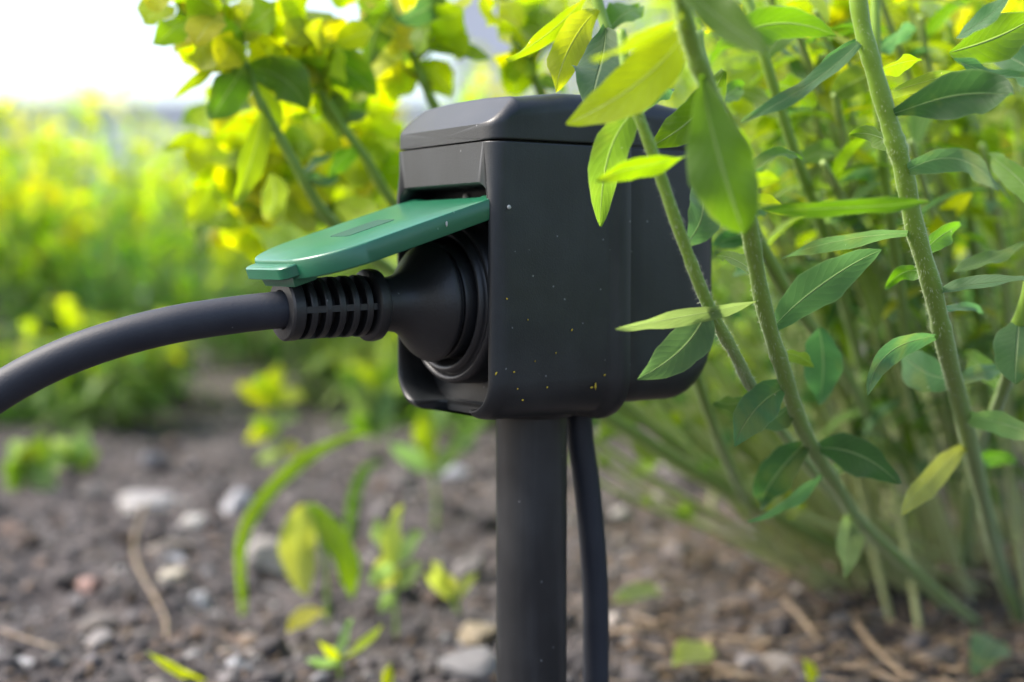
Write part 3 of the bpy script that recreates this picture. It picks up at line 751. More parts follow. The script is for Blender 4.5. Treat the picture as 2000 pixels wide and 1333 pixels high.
class Stem:
    """one upright stem: an Empty at its foot with a stem tube and leaves as children"""
    def __init__(s, name, label, path, r0, r1, cat='plant', group=None, mat=None, hairs=0, sides=12, seed=0):
        pts = [P(*q) for q in path] if not isinstance(path[0], Vector) else path
        s.w = catmull(pts, 8)
        s.root = empty(name, s.w[0]); tag(s.root, label, cat, group)
        s.o = np.array(s.w[0]); n = len(s.w)
        s.rad = np.linspace(r0, r1, n)
        rj = random.Random(seed * 31 + 7); s.rad = s.rad * np.array([1 + .05 * math.sin(i * .9 + seed) + (rj.uniform(.06, .16) if rj.random() < .18 else 0) for i in range(n)])
        v, f, uv = tube_geo(s.w - s.o, s.rad, sides)
        s.stem = mk('stem', v, f, mat or M_STEM, s.root, uvs=uv)
        if hairs:
            r = np.random.default_rng(seed + 5); b = MB()
            for _ in range(hairs):
                k = r.random() * (n - 1.001); i = int(k); fr = k - i
                c = s.w[i] * (1 - fr) + s.w[i + 1] * fr - s.o; tg = s.w[i + 1] - s.w[i]; tg /= np.linalg.norm(tg)
                d = r.normal(size=3); d -= tg * d.dot(tg); d /= np.linalg.norm(d)
                rad = s.rad[i]; ln = .0005 + .0009 * r.random(); sd = np.cross(d, tg) * .00003
                tipd = d + tg * r.uniform(-.5, .3)
                b.add([c + d * rad * .95 - sd, c + d * rad * .95 + sd, c + d * rad + tipd * ln], [(0, 1, 2)])
            tag(b.build('stem_hairs', M_HAIR, s.root), kind='stuff')
    def at_px(s, px, py):
        best = None
        for i, w in enumerate(s.w):
            q = proj(w); d = (q[0] - px) ** 2 + (q[1] - py) ** 2
            if best is None or d < best[0]: best = (d, i)
        return s.w[best[1]], math.sqrt(best[0])
    def leaf(s, base, tip, wpx, cls='green', bend=(0, 0), dY=0.0, dYm=0.0, roll=0.0, twist=0.0, fold=.22, wave=.12, Y=None, name='leaf', snap=True, seed=None, mat=None, ped=True, **k):
        sp, d = s.at_px(*base); Yb = Y if Y is not None else sp[1]
        B = P(*base, Yb)
        if snap and d < 45 and Y is None: B = Vector(sp)
        T_ = P(*tip, Yb + dY); M = P((base[0] + tip[0]) / 2 + bend[0], (base[1] + tip[1]) / 2 + bend[1], Yb + dY / 2 + dYm)
        C_ = 2 * M - (B + T_) / 2
        sd = seed if seed is not None else int(base[0] * 7 + tip[1] * 3)
        face = Vector((0, 0, CAM_H)) - M
        v, f, uv = leaf_geo(B, C_, T_, wpx * (.90 if name == 'leaf' else 1) * M.y / FPX, face, math.radians(roll), math.radians(twist), fold, wave, seed=sd, **k)
        v = [np.array(q) for q in v]
        if ped:
            near_ = min(s.w, key=lambda w_: np.linalg.norm(w_ - np.array(B) + np.array([0, 0, .012]))); dd = np.linalg.norm(near_ - np.array(B))
            if .001 < dd < (.018 if name == 'leaf' else .10):
                mid_ = (near_ + np.array(B)) / 2 + np.array([0, 0, -.08 * dd]); pv, pf, _ = tube_geo(catmull([near_, mid_, np.array(B)], 3), [.0006] * 7, 5, False); nb_ = len(v)
                v += [np.array(q) for q in pv]; f = list(f) + [tuple(i_ + nb_ for i_ in q) for q in pf]; uv = list(uv) + [(.5, .46)] * len(pv)
        v = [q - s.o for q in v]
        c = np.array(CLS[cls]) if isinstance(cls, str) else np.array(cls)
        return mk(name, v, f, mat or M_LEAF, s.root, uvs=uv, tint=c)

def proj(w):
    x, y, z = w[0], w[1], w[2] - CAM_H
    yc = y * math.cos(PITCH) - z * math.sin(PITCH); zc = y * math.sin(PITCH) + z * math.cos(PITCH)
    return (1000 + FPX * x / yc, 666.5 - FPX * zc / yc)

def foot(px, py):
    g = G(px, py); return (px, py, g.y)

# --- stem crossing before the box
A_ = Stem('spurge_plant', 'thin hairy green stem crossing in front of the outlet box with drooping leaves',
          [foot(1850, 1190), (1700, 1050, .74), (1575, 905, .60), (1478, 772, .49), (1437, 695, .445), (1385, 600, .418), (1330, 460, .402), (1275, 300, .393), (1240, 205, .39), (1222, 130, .39), (1214, 60, .392)], .0023, .0013, hairs=2800, seed=1)
A_.leaf((1238, 222), (1172, 440), 78, 'olive', bend=(-18, -22), dY=.040, dYm=-.006, roll=12, fold=.10, p=.8)
A_.leaf((1342, 306), (1166, 356), 54, 'young', bend=(-10, -6), dY=-.01, roll=58, twist=-45, wave=.10, snap=False, Y=.375)
A_.leaf((1350, 480), (1352, 362), 78, 'blue', bend=(22, -5), dY=.02, roll=-25, fold=.2, wave=.08)
A_.leaf((1395, 600), (1246, 742), 92, 'blue', bend=(12, 8), dY=-.004, roll=14, fold=.2, wave=.05)
A_.leaf((1470, 770), (1396, 786), 50, 'dark', bend=(0, 12), dY=.01, roll=35, fold=.3)

# --- stem with the big soft leaf (close to the lens)
C_ = Stem('spurge_plant', 'close green stem ending in one large broad leaf hanging before the outlet box',
          [foot(1905, 1215), (1860, 1180, .76), (1700, 1040, .64), (1640, 960, .57), (1572, 845, .50), (1530, 725, .46), (1492, 600, .43), (1464, 450, .405), (1432, 310, .385), (1390, 190, .37), (1352, 90, .36), (1330, 0, .352), (1318, -80, .35)], .0029, .0021, hairs=2800, seed=2)
C_.leaf((1372, 150), (1452, 455), 146, 'green', bend=(-6, 10), dY=.004, dYm=-.004, roll=8, fold=.12, p=1.15, Y=.352)
C_.leaf((1345, 55), (1108, 243), 112, 'lime', bend=(18, 12), dY=.02, roll=-8, fold=.12, wave=.03, p=.95, Y=.360)
C_.leaf((1326, -30), (1500, 118), 92, 'green', bend=(-2, -10), dY=-.01, roll=30, fold=.2, Y=.345)
C_.leaf((1330, 30), (1150, 112), 46, 'young', bend=(0, 14), dY=-.015, roll=55, Y=.348)
C_.leaf((1400, 92), (1632, 70), 78, 'green', bend=(0, -34), dY=.02, roll=-28, twist=30, fold=.2, Y=.385)
C_.leaf((1360, 20), (1425, 70), 95, 'lime', bend=(18, -14), dY=.04, roll=-20, Y=.385)
C_.leaf((1300, 60), (1270, 200), 90, 'green', bend=(10, 0), dY=.03, roll=20, Y=.40)
C_.leaf((1415, 140), (1266, 292), 84, 'green', bend=(14, 10), dY=.01, roll=10, fold=.15, Y=.415)
C_.leaf((1310, 170), (1255, 215), 60, 'blue', bend=(0, -10), dY=.02, roll=50, Y=.43)
C_.leaf((1470, 590), (1200, 642), 46, 'pale', bend=(4, 4), dY=-.03, roll=58, twist=-30, fold=.25, wave=.08)
C_.leaf((1512, 640), (1722, 490), 92, 'blue', bend=(-14, -10), dY=-.01, roll=-22, fold=.18, wave=.05)
C_.leaf((1542, 756), (1435, 872), 88, 'blue', bend=(-14, -14), dY=-.02, roll=18, fold=.14, wave=.05)
C_.leaf((1545, 790), (1470, 830), 60, 'blue', bend=(0, 10), dY=.03, roll=30)
C_.leaf((1588, 866), (1757, 946), 86, 'dark', bend=(8, -16), dY=-.02, roll=-18, fold=.12)
C_.leaf((1556, 876), (1486, 988), 82, 'dark', bend=(-8, 0), dY=.03, roll=-5, fold=.2)
C_.leaf((1606, 930), (1460, 1020), 40, 'blue', bend=(6, 0), dY=-.04, roll=50, fold=.5)
C_.leaf((1676, 1005), (1650, 1130), 62, 'pale', bend=(-8, -4), dY=-.05, roll=25, fold=.45)
C_.leaf((1475, 350), (1566, 312), 40, 'green', bend=(0, -28), dY=.02, roll=48, fold=.3)
C_.leaf((1600, 640), (1600, 790), 84, 'blue', bend=(8, 0), dY=.01, roll=-10, fold=.1, wave=.12, Y=.52, snap=False)

# --- thick hairy stem
E_ = Stem('spurge_plant', 'thickest hairy stem rising straight beside the clump with narrow bluish leaves',
          [foot(1992, 1212), (1955, 1120, .76), (1920, 975, .62), (1885, 830, .53), (1850, 690, .475), (1820, 560, .448), (1787, 445, .436), (1765, 335, .428), (1740, 250, .424), (1705, 130, .42), (1682, 40, .418), (1670, -60, .416)], .0035, .0025, hairs=2800, seed=3)
E_.leaf((1746, 216), (1982, 190), 100, 'dark', bend=(22, -18), dY=-.02, roll=-30, twist=55, fold=.35, p=1.15)
E_.leaf((1735, 186), (1895, 140), 44, 'olive', bend=(0, -8), dY=.05, roll=-40)
E_.leaf((1668, 82), (1446, 242), 46, 'blue', bend=(14, 8), dY=-.02, roll=-35, fold=.2)
E_.leaf((1655, 78), (1610, 152), 30, 'dark', bend=(-8, 0), dY=.03, roll=30)
E_.leaf((1746, 335), (1955, 372), 66, 'blue', bend=(14, -42), dY=-.05, roll=-32, twist=-10, fold=.2)
E_.leaf((1815, 392), (1486, 410), 48, 'green', bend=(0, 6), dY=0, roll=38, fold=.1, Y=.378, snap=False, p=1.0)
E_.leaf((1778, 455), (1528, 507), 50, 'blue', bend=(-4, -14), dY=-.03, roll=45, twist=12, fold=.2, wave=.06)
E_.leaf((1838, 652), (1696, 772), 52, 'blue', bend=(-26, -26), dY=-.04, roll=48, twist=-38, fold=.35, wave=.05)
E_.leaf((1856, 752), (1750, 686), 84, 'blue', bend=(4, 6), dY=.04, roll=12, fold=.2, wave=.08)
E_.leaf((1838, 574), (2020, 545), 42, 'blue', bend=(-8, -6), dY=-.02, roll=50, fold=.3, wave=.05)
E_.leaf((1862, 532), (2010, 470), 44, 'green', bend=(-6, 6), dY=.03, roll=45, Y=.47, snap=False)
E_.leaf((1884, 820), (2025, 858), 62, 'pale', bend=(0, -14), dY=-.03, roll=-35, fold=.2, wave=.1)
E_.leaf((1880, 872), (1765, 1003), 60, 'sick', bend=(-8, 0), dY=-.05, roll=25, fold=.2, wave=.07)
E_.leaf((1850, 595), (1920, 612), 24, 'blue', bend=(0, -4), dY=.05, roll=40)
E_.leaf((1858, 104), (2040, 24), 100, 'green', bend=(-14, 12), dY=.02, roll=-22, Y=.43, snap=False)
E_.leaf((1868, 74), (1985, -20), 46, 'blue', bend=(6, 2), dY=-.02, roll=40, Y=.42, snap=False)
E_.leaf((1862, 118), (2030, 150), 36, 'blue', bend=(0, 10), dY=0, roll=50, wave=.22, Y=.42, snap=False)

for (b_, t_, w_, c_) in [((1752, 290), (1660, 262), 46, 'green'), ((1800, 500), (1880, 440), 46, 'green'), ((1712, 150), (1800, 120), 50, 'young'), ((1868, 762), (1960, 720), 44, 'blue'), ((1905, 910), (1985, 900), 40, 'green'), ((1808, 530), (1730, 560), 40, 'green')]:
    E_.leaf(b_, t_, w_, c_, bend=(0, -12), dY=.035, roll=rng.uniform(-50, 50), fold=.3)
for (b_, t_, w_, c_) in [((1478, 540), (1400, 500), 40, 'green'), ((1520, 690), (1590, 720), 40, 'olive'), ((1620, 930), (1700, 900), 44, 'green'), ((1450, 400), (1540, 420), 40, 'young')]:
    C_.leaf(b_, t_, w_, c_, bend=(0, -12), dY=.035, roll=rng.uniform(-50, 50), fold=.3)
# --- right-hand edge stem
R_ = Stem('spurge_plant', 'short slanting stem with one broad rounded leaf next to the thickest stem',
          [foot(1880, 1140), (1905, 900, .68), (1940, 810, .56), (1968, 735, .50), (1985, 650, .48), (2030, 480, .47), (2060, 200, .46), (2070, 0, .46)], .0028, .0018, hairs=500, seed=4)
R_.leaf((1994, 612), (1984, 748), 100, 'blue', bend=(-4, 0), dY=-.01, roll=6, fold=.08, wave=.05, p=1.1)
R_.leaf((2040, 420), (1935, 300), 60, 'green', bend=(0, -10), dY=.05, roll=30)
R_.leaf((2060, 180), (1945, 95), 80, 'dark', bend=(0, -10), dY=.05, roll=20)
R_.leaf((1960, 760), (1880, 690), 50, 'green', bend=(0, -10), dY=.05, roll=20)

# --- slender stems just behind
F_ = Stem('spurge_plant', 'slender dark stem leaning behind the large hanging leaf',
          [foot(1790, 1100), (1720, 860, .80), (1640, 560, .62), (1600, 430, .58), (1560, 320, .56), (1530, 230, .55), (1490, 100, .54), (1460, 0, .54), (1440, -60, .54)], .0026, .0017, seed=5)
for q in [((1530, 230), (1440, 175), 50, 'olive'), ((1560, 320), (1650, 290), 50, 'green'), ((1600, 430), (1690, 410), 52, 'blue'), ((1495, 110), (1560, 40), 60, 'green'), ((1640, 560), (1560, 545), 45, 'blue'), ((1510, 160), (1590, 210), 60, 'green')]:
    F_.leaf(*q, dY=.02, roll=rng.uniform(-50, 50), bend=(0, -8))
K_ = Stem('spurge_plant', 'straight light green stem parallel to the thickest stem',
          [foot(1800, 1095), (1785, 850, .80), (1765, 620, .64), (1745, 470, .58), (1732, 380, .56), (1722, 280, .55), (1712, 120, .54), (1708, -40, .54)], .0024, .0018, seed=6)
for q in [((1728, 330), (1630, 360), 50, 'blue'), ((1745, 470), (1840, 500), 46, 'green'), ((1765, 620), (1690, 600), 60, 'blue'), ((1715, 150), (1620, 190), 70, 'olive'), ((1712, 100), (1790, 60), 60, 'blue'), ((1770, 700), (1850, 690), 50, 'green')]:
    K_.leaf(*q, dY=.02, roll=rng.uniform(-45, 45), bend=(0, -10))
H_ = Stem('spurge_plant', 'olive stem leaning left behind the box corner with few leaves',
          [foot(1900, 1130), (1760, 900, .80), (1700, 812, .72), (1640, 712, .64), (1550, 590, .56), (1480, 465, .52), (1440, 370, .51), (1400, 250, .50), (1375, 150, .50), (1360, 60, .50)], .0030, .0020, seed=7)
for q in [((1480, 465), (1390, 480), 46, 'dark'), ((1550, 590), (1620, 560), 50, 'green'), ((1500, 510), (1430, 540), 40, 'blue'), ((1640, 712), (1580, 690), 40, 'dark'), ((1700, 812), (1760, 790), 40, 'green'), ((1440, 370), (1520, 350), 46, 'young'), ((1390, 210), (1450, 170), 60, 'green'), ((1460, 430), (1500, 400), 46, 'blue')]:
    H_.leaf(*q, dY=.02, roll=rng.uniform(-45, 45), bend=(0, -8))
D_ = Stem('spurge_plant', 'stem behind the box top carrying a broad dark leaf and a yellow green leaf',
          [foot(1500, 1060), (1420, 900, .66), (1330, 640, .56), (1260, 400, .53), (1215, 200, .51), (1190, 80, .50), (1172, 20, .50), (1150, -60, .50)], .0024, .0018, seed=8)
D_.leaf((1184, 52), (1150, 222), 116, 'dark', bend=(4, -4), dY=-.035, roll=-8, fold=.12, p=1.0, Y=.455, snap=False)
D_.leaf((1168, 18), (1086, 178), 84, 'lime', bend=(-14, -8), dY=-.02, roll=15, fold=.1, Y=.475, snap=False)
D_.leaf((1150, -10), (990, 118), 48, 'young', bend=(-4, 14), dY=-.02, roll=42, fold=.2, Y=.48, snap=False)
D_.leaf((1190, 60), (1250, 10), 70, 'green', bend=(0, -6), dY=.02, roll=30)
D_.leaf((1172, 30), (1120, -30), 80, 'lime', bend=(0, -6), dY=.02, roll=20)

# ---------------------------------------------------------------- flowering stems arching out behind the box
def bract_cluster(st, px, py, Yc, n, spread, size, cls=('lime', 'yellow', 'lime', 'young'), seed=0):
    """a flower head: a handful of rounded bracts round a point, each a part of its stem"""
    r = random.Random(seed * 13 + int(px) + int(py) * 3)
    for k in range(n):
        a = r.uniform(0, 6.28); d = spread * (.2 + 1.0 * r.random())
        tx, ty = px + math.cos(a) * d, py + math.sin(a) * d * .85
        bx, by = px + math.cos(a) * d * .12, py + math.sin(a) * d * .12
        st.leaf((bx, by), (tx + math.cos(a) * size * .4, ty + math.sin(a) * size * .4), size * r.uniform(.45, .85), r.choice(cls), bend=(r.uniform(-8, 8), r.uniform(-8, 8)), dY=r.uniform(-.02, .02), roll=r.uniform(-50, 50), fold=.1, wave=.06, Y=Yc + r.uniform(-.012, .012), snap=False, name='bract', mat=M_BRACT, seed=k + seed, nu=8, nv=4, q=.85, p=r.uniform(.9, 1.25), ped=True)

J1 = Stem('flowering_spurge', 'arching stem whose yellow flower head stands out alone against the white sky',
          [foot(1790, 1140), (1500, 1000, .80), (1220, 835, .70), (930, 640, .65), (740, 510, .62), (640, 425, .60), (590, 345, .59), (545, 265, .585), (505, 195, .58), (485, 140, .578), (455, 80, .575), (410, 30, .57)], .0030, .0014, seed=9)
J1.leaf((490, 122), (412, 234), 84, 'green', bend=(-6, 4), dY=-.01, roll=12, fold=.12, p=1.0)
J1.leaf((500, 122), (600, 214), 92, 'green', bend=(10, -10), dY=.0, roll=-12, fold=.15, p=1.0)
J1.leaf((505, 215), (455, 402), 60, 'young', bend=(12, 6), dY=-.01, roll=20)
J1.leaf((430, 120), (334, 194), 26, 'young', bend=(6, -4), dY=-.01, roll=30, Y=.575, snap=False)
J1.leaf((500, 150), (520, 280), 50, 'young', bend=(16, 0), dY=.01, roll=30)
J1.leaf((590, 345), (664, 348), 34, 'dark', bend=(0, 8), dY=.01, roll=40)
J1.leaf((600, 345), (650, 300), 26, 'blue', bend=(-6, -6), dY=.01, roll=40)
J1.leaf((530, 340), (520, 440), 60, 'olive', bend=(10, 0), dY=.02, roll=20, Y=.60, snap=False)
J1.leaf((455, 85), (500, 20), 70, 'lime', bend=(8, -5), dY=.01, roll=10)
for i, (x, y) in enumerate([(365, 30), (395, 80), (435, 15), (345, 5), (470, 60)]): bract_cluster(J1, x, y, .572, 8, 46, 104, seed=i)
J2 = Stem('flowering_spurge', 'arching stem with a dense yellow flower head over the open green lid',
          [foot(1730, 1135), (1480, 980, .84), (1240, 810, .74), (1000, 600, .68), (840, 470, .64), (760, 385, .62), (715, 310, .61), (668, 245, .605), (630, 180, .60), (600, 110, .60)], .0030, .0015, seed=10)
J2.leaf((600, 112), (735, 186), 92, 'green', bend=(10, -14), dY=.01, roll=-10, fold=.15)
J2.leaf((668, 250), (718, 222), 30, 'blue', bend=(0, -6), dY=.01, roll=30)
J2.leaf((625, 165), (660, 270), 60, 'olive', bend=(12, 0), dY=.01, roll=20)
J2.leaf((610, 130), (545, 190), 64, 'green', bend=(-8, -8), dY=-.01, roll=25)
J2.leaf((700, 300), (640, 350), 50, 'green', bend=(-8, -8), dY=-.01, roll=35)
for i, (x, y) in enumerate([(555, 85), (600, 50), (650, 90), (575, 150), (540, 115), (640, 150)]): bract_cluster(J2, x, y, .60, 7, 50, 104, seed=i + 10)
J3 = Stem('flowering_spurge', 'arching stem with wide green leaves above the sloping box top',
          [foot(1690, 1110), (1460, 940, .86), (1250, 740, .76), (1060, 520, .69), (920, 330, .65), (845, 200, .63), (815, 130, .625), (790, 70, .62), (760, 5, .62)], .0030, .0016, seed=11)
J3.leaf((760, 10), (722, 130), 74, 'green', bend=(-10, 0), dY=-.01, roll=15)
J3.leaf((795, 80), (960, 116), 50, 'young', bend=(0, -4), dY=-.01, roll=40)
J3.leaf((870, -10), (776, 40), 62, 'dark', bend=(0, 8), dY=-.02, roll=25, Y=.61, snap=False)
J3.leaf((815, 130), (880, 190), 70, 'young', bend=(10, -8), dY=.01, roll=15)
J3.leaf((815, 130), (770, 200), 60, 'lime', bend=(-10, 0), dY=.01, roll=15)
for i, (x, y) in enumerate([(700, 10), (830, 40), (880, 50), (780, 120), (790, 30)]): bract_cluster(J3, x, y, .62, 6, 44, 98, seed=i + 20)
J4 = Stem('flowering_spurge', 'stem rising just behind the middle of the box top with yellow bracts',
          [foot(1640, 1090), (1440, 860, .84), (1260, 560, .74), (1120, 330, .67), (1052, 170, .63), (1015, 80, .62), (982, 0, .615), (970, -60, .61)], .0028, .0018, seed=12)
J4.leaf((1030, 110), (1010, 190), 80, 'young', bend=(-10, 0), dY=.01, roll=15)
J4.leaf((1050, 165), (1110, 180), 40, 'green', bend=(0, -8), dY=.01, roll=30)
for i, (x, y) in enumerate([(1030, 35), (1000, 90), (975, 0), (1080, 60), (1060, 5)]): bract_cluster(J4, x, y, .615, 6, 40, 90, seed=i + 30)
J5 = Stem('flowering_spurge', 'drooping flower stem with lemon yellow bracts hanging between lid and sky',
          [foot(1760, 1100), (1440, 930, .92), (1100, 700, .80), (850, 520, .74), (700, 440, .71), (600, 360, .70), (520, 290, .69), (450, 250, .69)], .0028, .0014, seed=13)
for i, (x, y) in enumerate([(420, 265), (440, 320), (470, 380), (500, 300), (560, 290), (700, 280), (720, 250), (560, 380), (480, 440), (610, 240), (740, 330), (650, 390)]): bract_cluster(J5, x, y, .68, 6, 54, 104, cls=('yellow', 'lime', 'young', 'lime'), seed=i + 40)
for i in range(44):
    x, y = rng.uniform(395, 770), rng.uniform(90, 430); a = rng.uniform(0, 6.28); d = rng.uniform(60, 100)
    J5.leaf((x, y), (x + math.cos(a) * d, y + abs(math.sin(a)) * d), rng.uniform(46, 74), rng.choice(('lime', 'young', 'yellow', 'lime', 'green', 'young')), Y=.70 + rng.uniform(-.03, .05), snap=False, roll=rng.uniform(-45, 45), bend=(rng.uniform(-10, 10), -8), nu=8, nv=4)
J6 = Stem('flowering_spurge', 'flower stem with yellow bracts showing between stems above the box corner',
          [foot(1900, 1080), (1800, 800, .84), (1700, 500, .74), (1640, 250, .70), (1620, 100, .69), (1610, 20, .69)], .0028, .0018, seed=14)
for i, (x, y) in enumerate([(1620, 20), (1670, 15), (1590, 60), (1490, 140), (1460, 190), (1500, 215), (1650, 110), (1700, 40)]): bract_cluster(J6, x, y, .69, 6, 44, 96, seed=i + 60)
J7 = Stem('flowering_spurge', 'flower stem with a star of yellow bracts beside the thickest stem',
          [foot(1960, 1075), (1930, 800, .82), (1900, 500, .72), (1890, 330, .69), (1880, 150, .68), (1850, 40, .68)], .0028, .0018, seed=15)
for i, (x, y) in enumerate([(1905, 265), (1800, 20), (1850, 130), (1780, 100), (1900, 20), (1960, 60)]): bract_cluster(J7, x, y, .68, 6, 44, 94, seed=i + 70)

# ---------------------------------------------------------------- leafy stems of the clump behind (repeats)
def tmpl(width, curl, fold, wave, cls, seed, nu=5, nv=2, q=.7, p=.9):
    """unit-length leaf along +Y from the origin, upper side +Z"""
    return leaf_geo((0, 0, 0), (0, .55, .18 - curl * .3), (0, 1, -curl), width, (0, 0, 1), 0, 0, fold, wave, nu=nu, nv=nv, seed=seed, q=q, p=p)
LT = {}
for c in ('blue', 'dark', 'green', 'young', 'lime', 'yellow', 'olive', 'sick'):
    LT[c] = [mk_mesh('leaf', *tmpl(.30, cu, .2, .05, c, k, 7, 4)[:2], M_LEAF, uvs=tmpl(.30, cu, .2, .05, c, k, 7, 4)[2], tint=CLS[c]) for k, cu in enumerate((-.15, .1, .35, .6))]
LOWT = [tmpl(w, cu, .2, .04, 'green', k) for k, (w, cu) in enumerate(((.30, -.1), (.28, .15), (.32, .4), (.30, .65)))]
BRT = [tmpl(.75, cu, .1, .05, 'yellow', k, 4, 2, .5, 1.0) for k, cu in enumerate((-.2, .1, .35))]

def frame(y, tilt_ref):
    y = np.array(y, float); y /= np.linalg.norm(y)
    x = np.cross(y, tilt_ref); x /= np.linalg.norm(x) + 1e-9
    return np.stack([x, y, np.cross(x, y)], 1)

def leafy_stem(name, label, group, base, lean, height, nleaf, seed, single, flower, leaflen=.034, r0=.0026, start=.35):
    r = random.Random(seed)
    pts = []
    for k in range(6):
        u = k / 5
        pts.append(Vector((base[0] + lean[0] * u ** 1.3 + r.uniform(-.006, .006) * (u > 0), base[1] + lean[1] * u ** 1.3 + r.uniform(-.006, .006) * (u > 0), base[2] + height * u)))
    st = Stem(name, label, pts, r0, r0 * .55, 'plant', group, mat=M_STEMB, sides=7, seed=seed)
    n = len(st.w); b = MB()
    for k in range(nleaf):
        u = start + (1 - start) * (k + .5) / nleaf; i = int(u * (n - 1)); c = st.w[i] - st.o
        az = k * 2.4 + r.uniform(-.4, .4); up = r.uniform(-.35, .6)
        d = np.array([math.cos(az), math.sin(az), up]); R = frame(d, np.array([0, 0, 1.0]))
        L = leaflen * r.uniform(.75, 1.25)
        cl = r.choice(('blue', 'green', 'green', 'olive', 'young')) if u < .62 else r.choice(('green', 'young', 'lime', 'young', 'olive'))
        if single:
            o = bpy.data.objects.new('leaf', r.choice(LT[cl])); COL.objects.link(o); o.parent = st.root
            M4 = [[R[0, 0] * L, R[0, 1] * L, R[0, 2] * L, c[0]], [R[1, 0] * L, R[1, 1] * L, R[1, 2] * L, c[1]], [R[2, 0] * L, R[2, 1] * L, R[2, 2] * L, c[2]], [0, 0, 0, 1]]
            from mathutils import Matrix
            o.matrix_local = Matrix(M4)
        else:
            v, f, uv = r.choice(LOWT); b.add(list((np.array(v) * L) @ R.T + c), f, uv, tuple(np.array(CLS[cl]) * r.uniform(1.1, 1.7)))
    if not single: tag(b.build('foliage', M_LEAF, st.root), kind='stuff')
    if flower:
        b = MB(); c0 = st.w[-1] - st.o
        for ray in range(r.randint(4, 6)):
            az = ray * 1.25 + r.uniform(-.3, .3); c = c0 + np.array([math.cos(az), math.sin(az), r.uniform(.2, .9)]) * r.uniform(.012, .030)
            for k in range(5):
                a2 = r.uniform(0, 6.28); d = np.array([math.cos(a2), math.sin(a2), r.uniform(-.2, .5)]); R = frame(d, np.array([0, 0, 1.0]))
                v, f, uv = r.choice(BRT); L = r.uniform(.009, .016)
                b.add(list((np.array(v) * L) @ R.T + c), f, uv, tuple(np.array(CLS[r.choice(('yellow', 'yellow', 'lime'))]) * r.uniform(.85, 1.15)))
        tag(b.build('flower_head', M_BRACT, st.root), kind='stuff')
    return st

r2 = random.Random(21)
GL = 'leafy spurge stem with bare pale foot in the dense clump behind the thick stems'
for i in range(30):                                         # nearer ring: leaves singly
    y = r2.uniform(.80, 1.05); x = r2.uniform(.24, .50) * y / .9
    leafy_stem('spurge_plant', GL, 'stems of the near clump', (x, y, tz(x, y) - .01), (r2.uniform(-.30, -.04), r2.uniform(-.20, .03)), r2.uniform(.30, .46), 16, 100 + i, True, i % 3 == 0, start=.42, leaflen=.036, r0=.0019)
GL2 = 'spurge stem with yellow flower head at the back of the clump, out of focus'
for i in range(84):
    y = r2.uniform(1.02, 1.75); x = r2.uniform(.12, .48) * y
    leafy_stem('spurge_plant', GL2, 'stems at the back of the clump', (x, y, tz(x, y) - .01), (r2.uniform(-.14, .06), r2.uniform(-.12, .05)), r2.uniform(.34, .60), 34, 200 + i, False, True, leaflen=.036, start=.40, r0=.0021)
# in-between stems, softly blurred, leaves singly
from mathutils import Matrix
GM = 'slender leafy spurge stem between the thick front stems and the blurred clump'
for i in range(24):
    fx = r2.uniform(1640, 2080); fy = r2.uniform(1090, 1190); f0 = foot(fx, fy)
    tx = fx - r2.uniform(40, 420); ty = r2.uniform(-80, 420); ty_ = r2.uniform(.54, .74)
    m1 = (fx * .62 + tx * .38 + r2.uniform(-20, 20), fy * .62 + ty * .38, f0[2] * .62 + ty_ * .38); m2 = (fx * .25 + tx * .75 + 25, fy * .27 + ty * .73, f0[2] * .3 + ty_ * .7)
    st = Stem('spurge_plant', GM, [f0, m1, m2, (tx, ty, ty_)], r2.uniform(.0019, .0026), .0013, 'plant', 'slender stems in the middle of the clump', mat=M_STEMB, sides=8, seed=500 + i)
    n = len(st.w)
    for k in range(19):
        u = .24 + .76 * (k + .5) / 19; c = st.w[int(u * (n - 1))] - st.o; az = k * 2.4 + r2.uniform(-.4, .4)
        Rm = frame(np.array([math.cos(az), math.sin(az), r2.uniform(-.4, .6)]), np.array([0, 0, 1.0])) * (r2.uniform(.024, .042))
        cl = r2.choice(('blue', 'green', 'green', 'dark', 'olive')) if u < .6 else r2.choice(('green', 'young', 'lime', 'olive', 'blue'))
        o = bpy.data.objects.new('leaf', r2.choice(LT[cl])); COL.objects.link(o); o.parent = st.root
        o.matrix_local = Matrix([[*Rm[0], c[0]], [*Rm[1], c[1]], [*Rm[2], c[2]], [0, 0, 0, 1]])
# bare stalks sweeping low to the left out of the clump
GB = 'bare pale stalk sweeping low out of the clump towards the pole'
for i in range(60):
    f0 = foot(r2.uniform(1560, 1960), r2.uniform(1085, 1170)); e = (r2.uniform(1150, 1560), r2.uniform(640, 960))
    y1 = f0[2] - r2.uniform(.0, .12)
    st = Stem('bare_spurge', GB, [f0, (f0[0] * .62 + e[0] * .38, f0[1] * .66 + e[1] * .34, (f0[2] + y1) / 2), (*e, y1), (e[0] - 150, e[1] - r2.uniform(120, 260), y1 - .01)], r2.uniform(.0015, .0028), .0011, 'plant', 'bare stalks sweeping from the clump', mat=M_STEMB, sides=8, seed=300 + i)
    for k in range(4):
        bx, by = proj(st.w[r2.randrange(len(st.w) // 2, len(st.w))]); st.leaf((bx, by), (bx + r2.uniform(-55, 55), by + r2.uniform(-50, 30)), r2.uniform(28, 48), r2.choice(('green', 'olive', 'young', 'dark')), roll=r2.uniform(-40, 40), nu=7, nv=4)

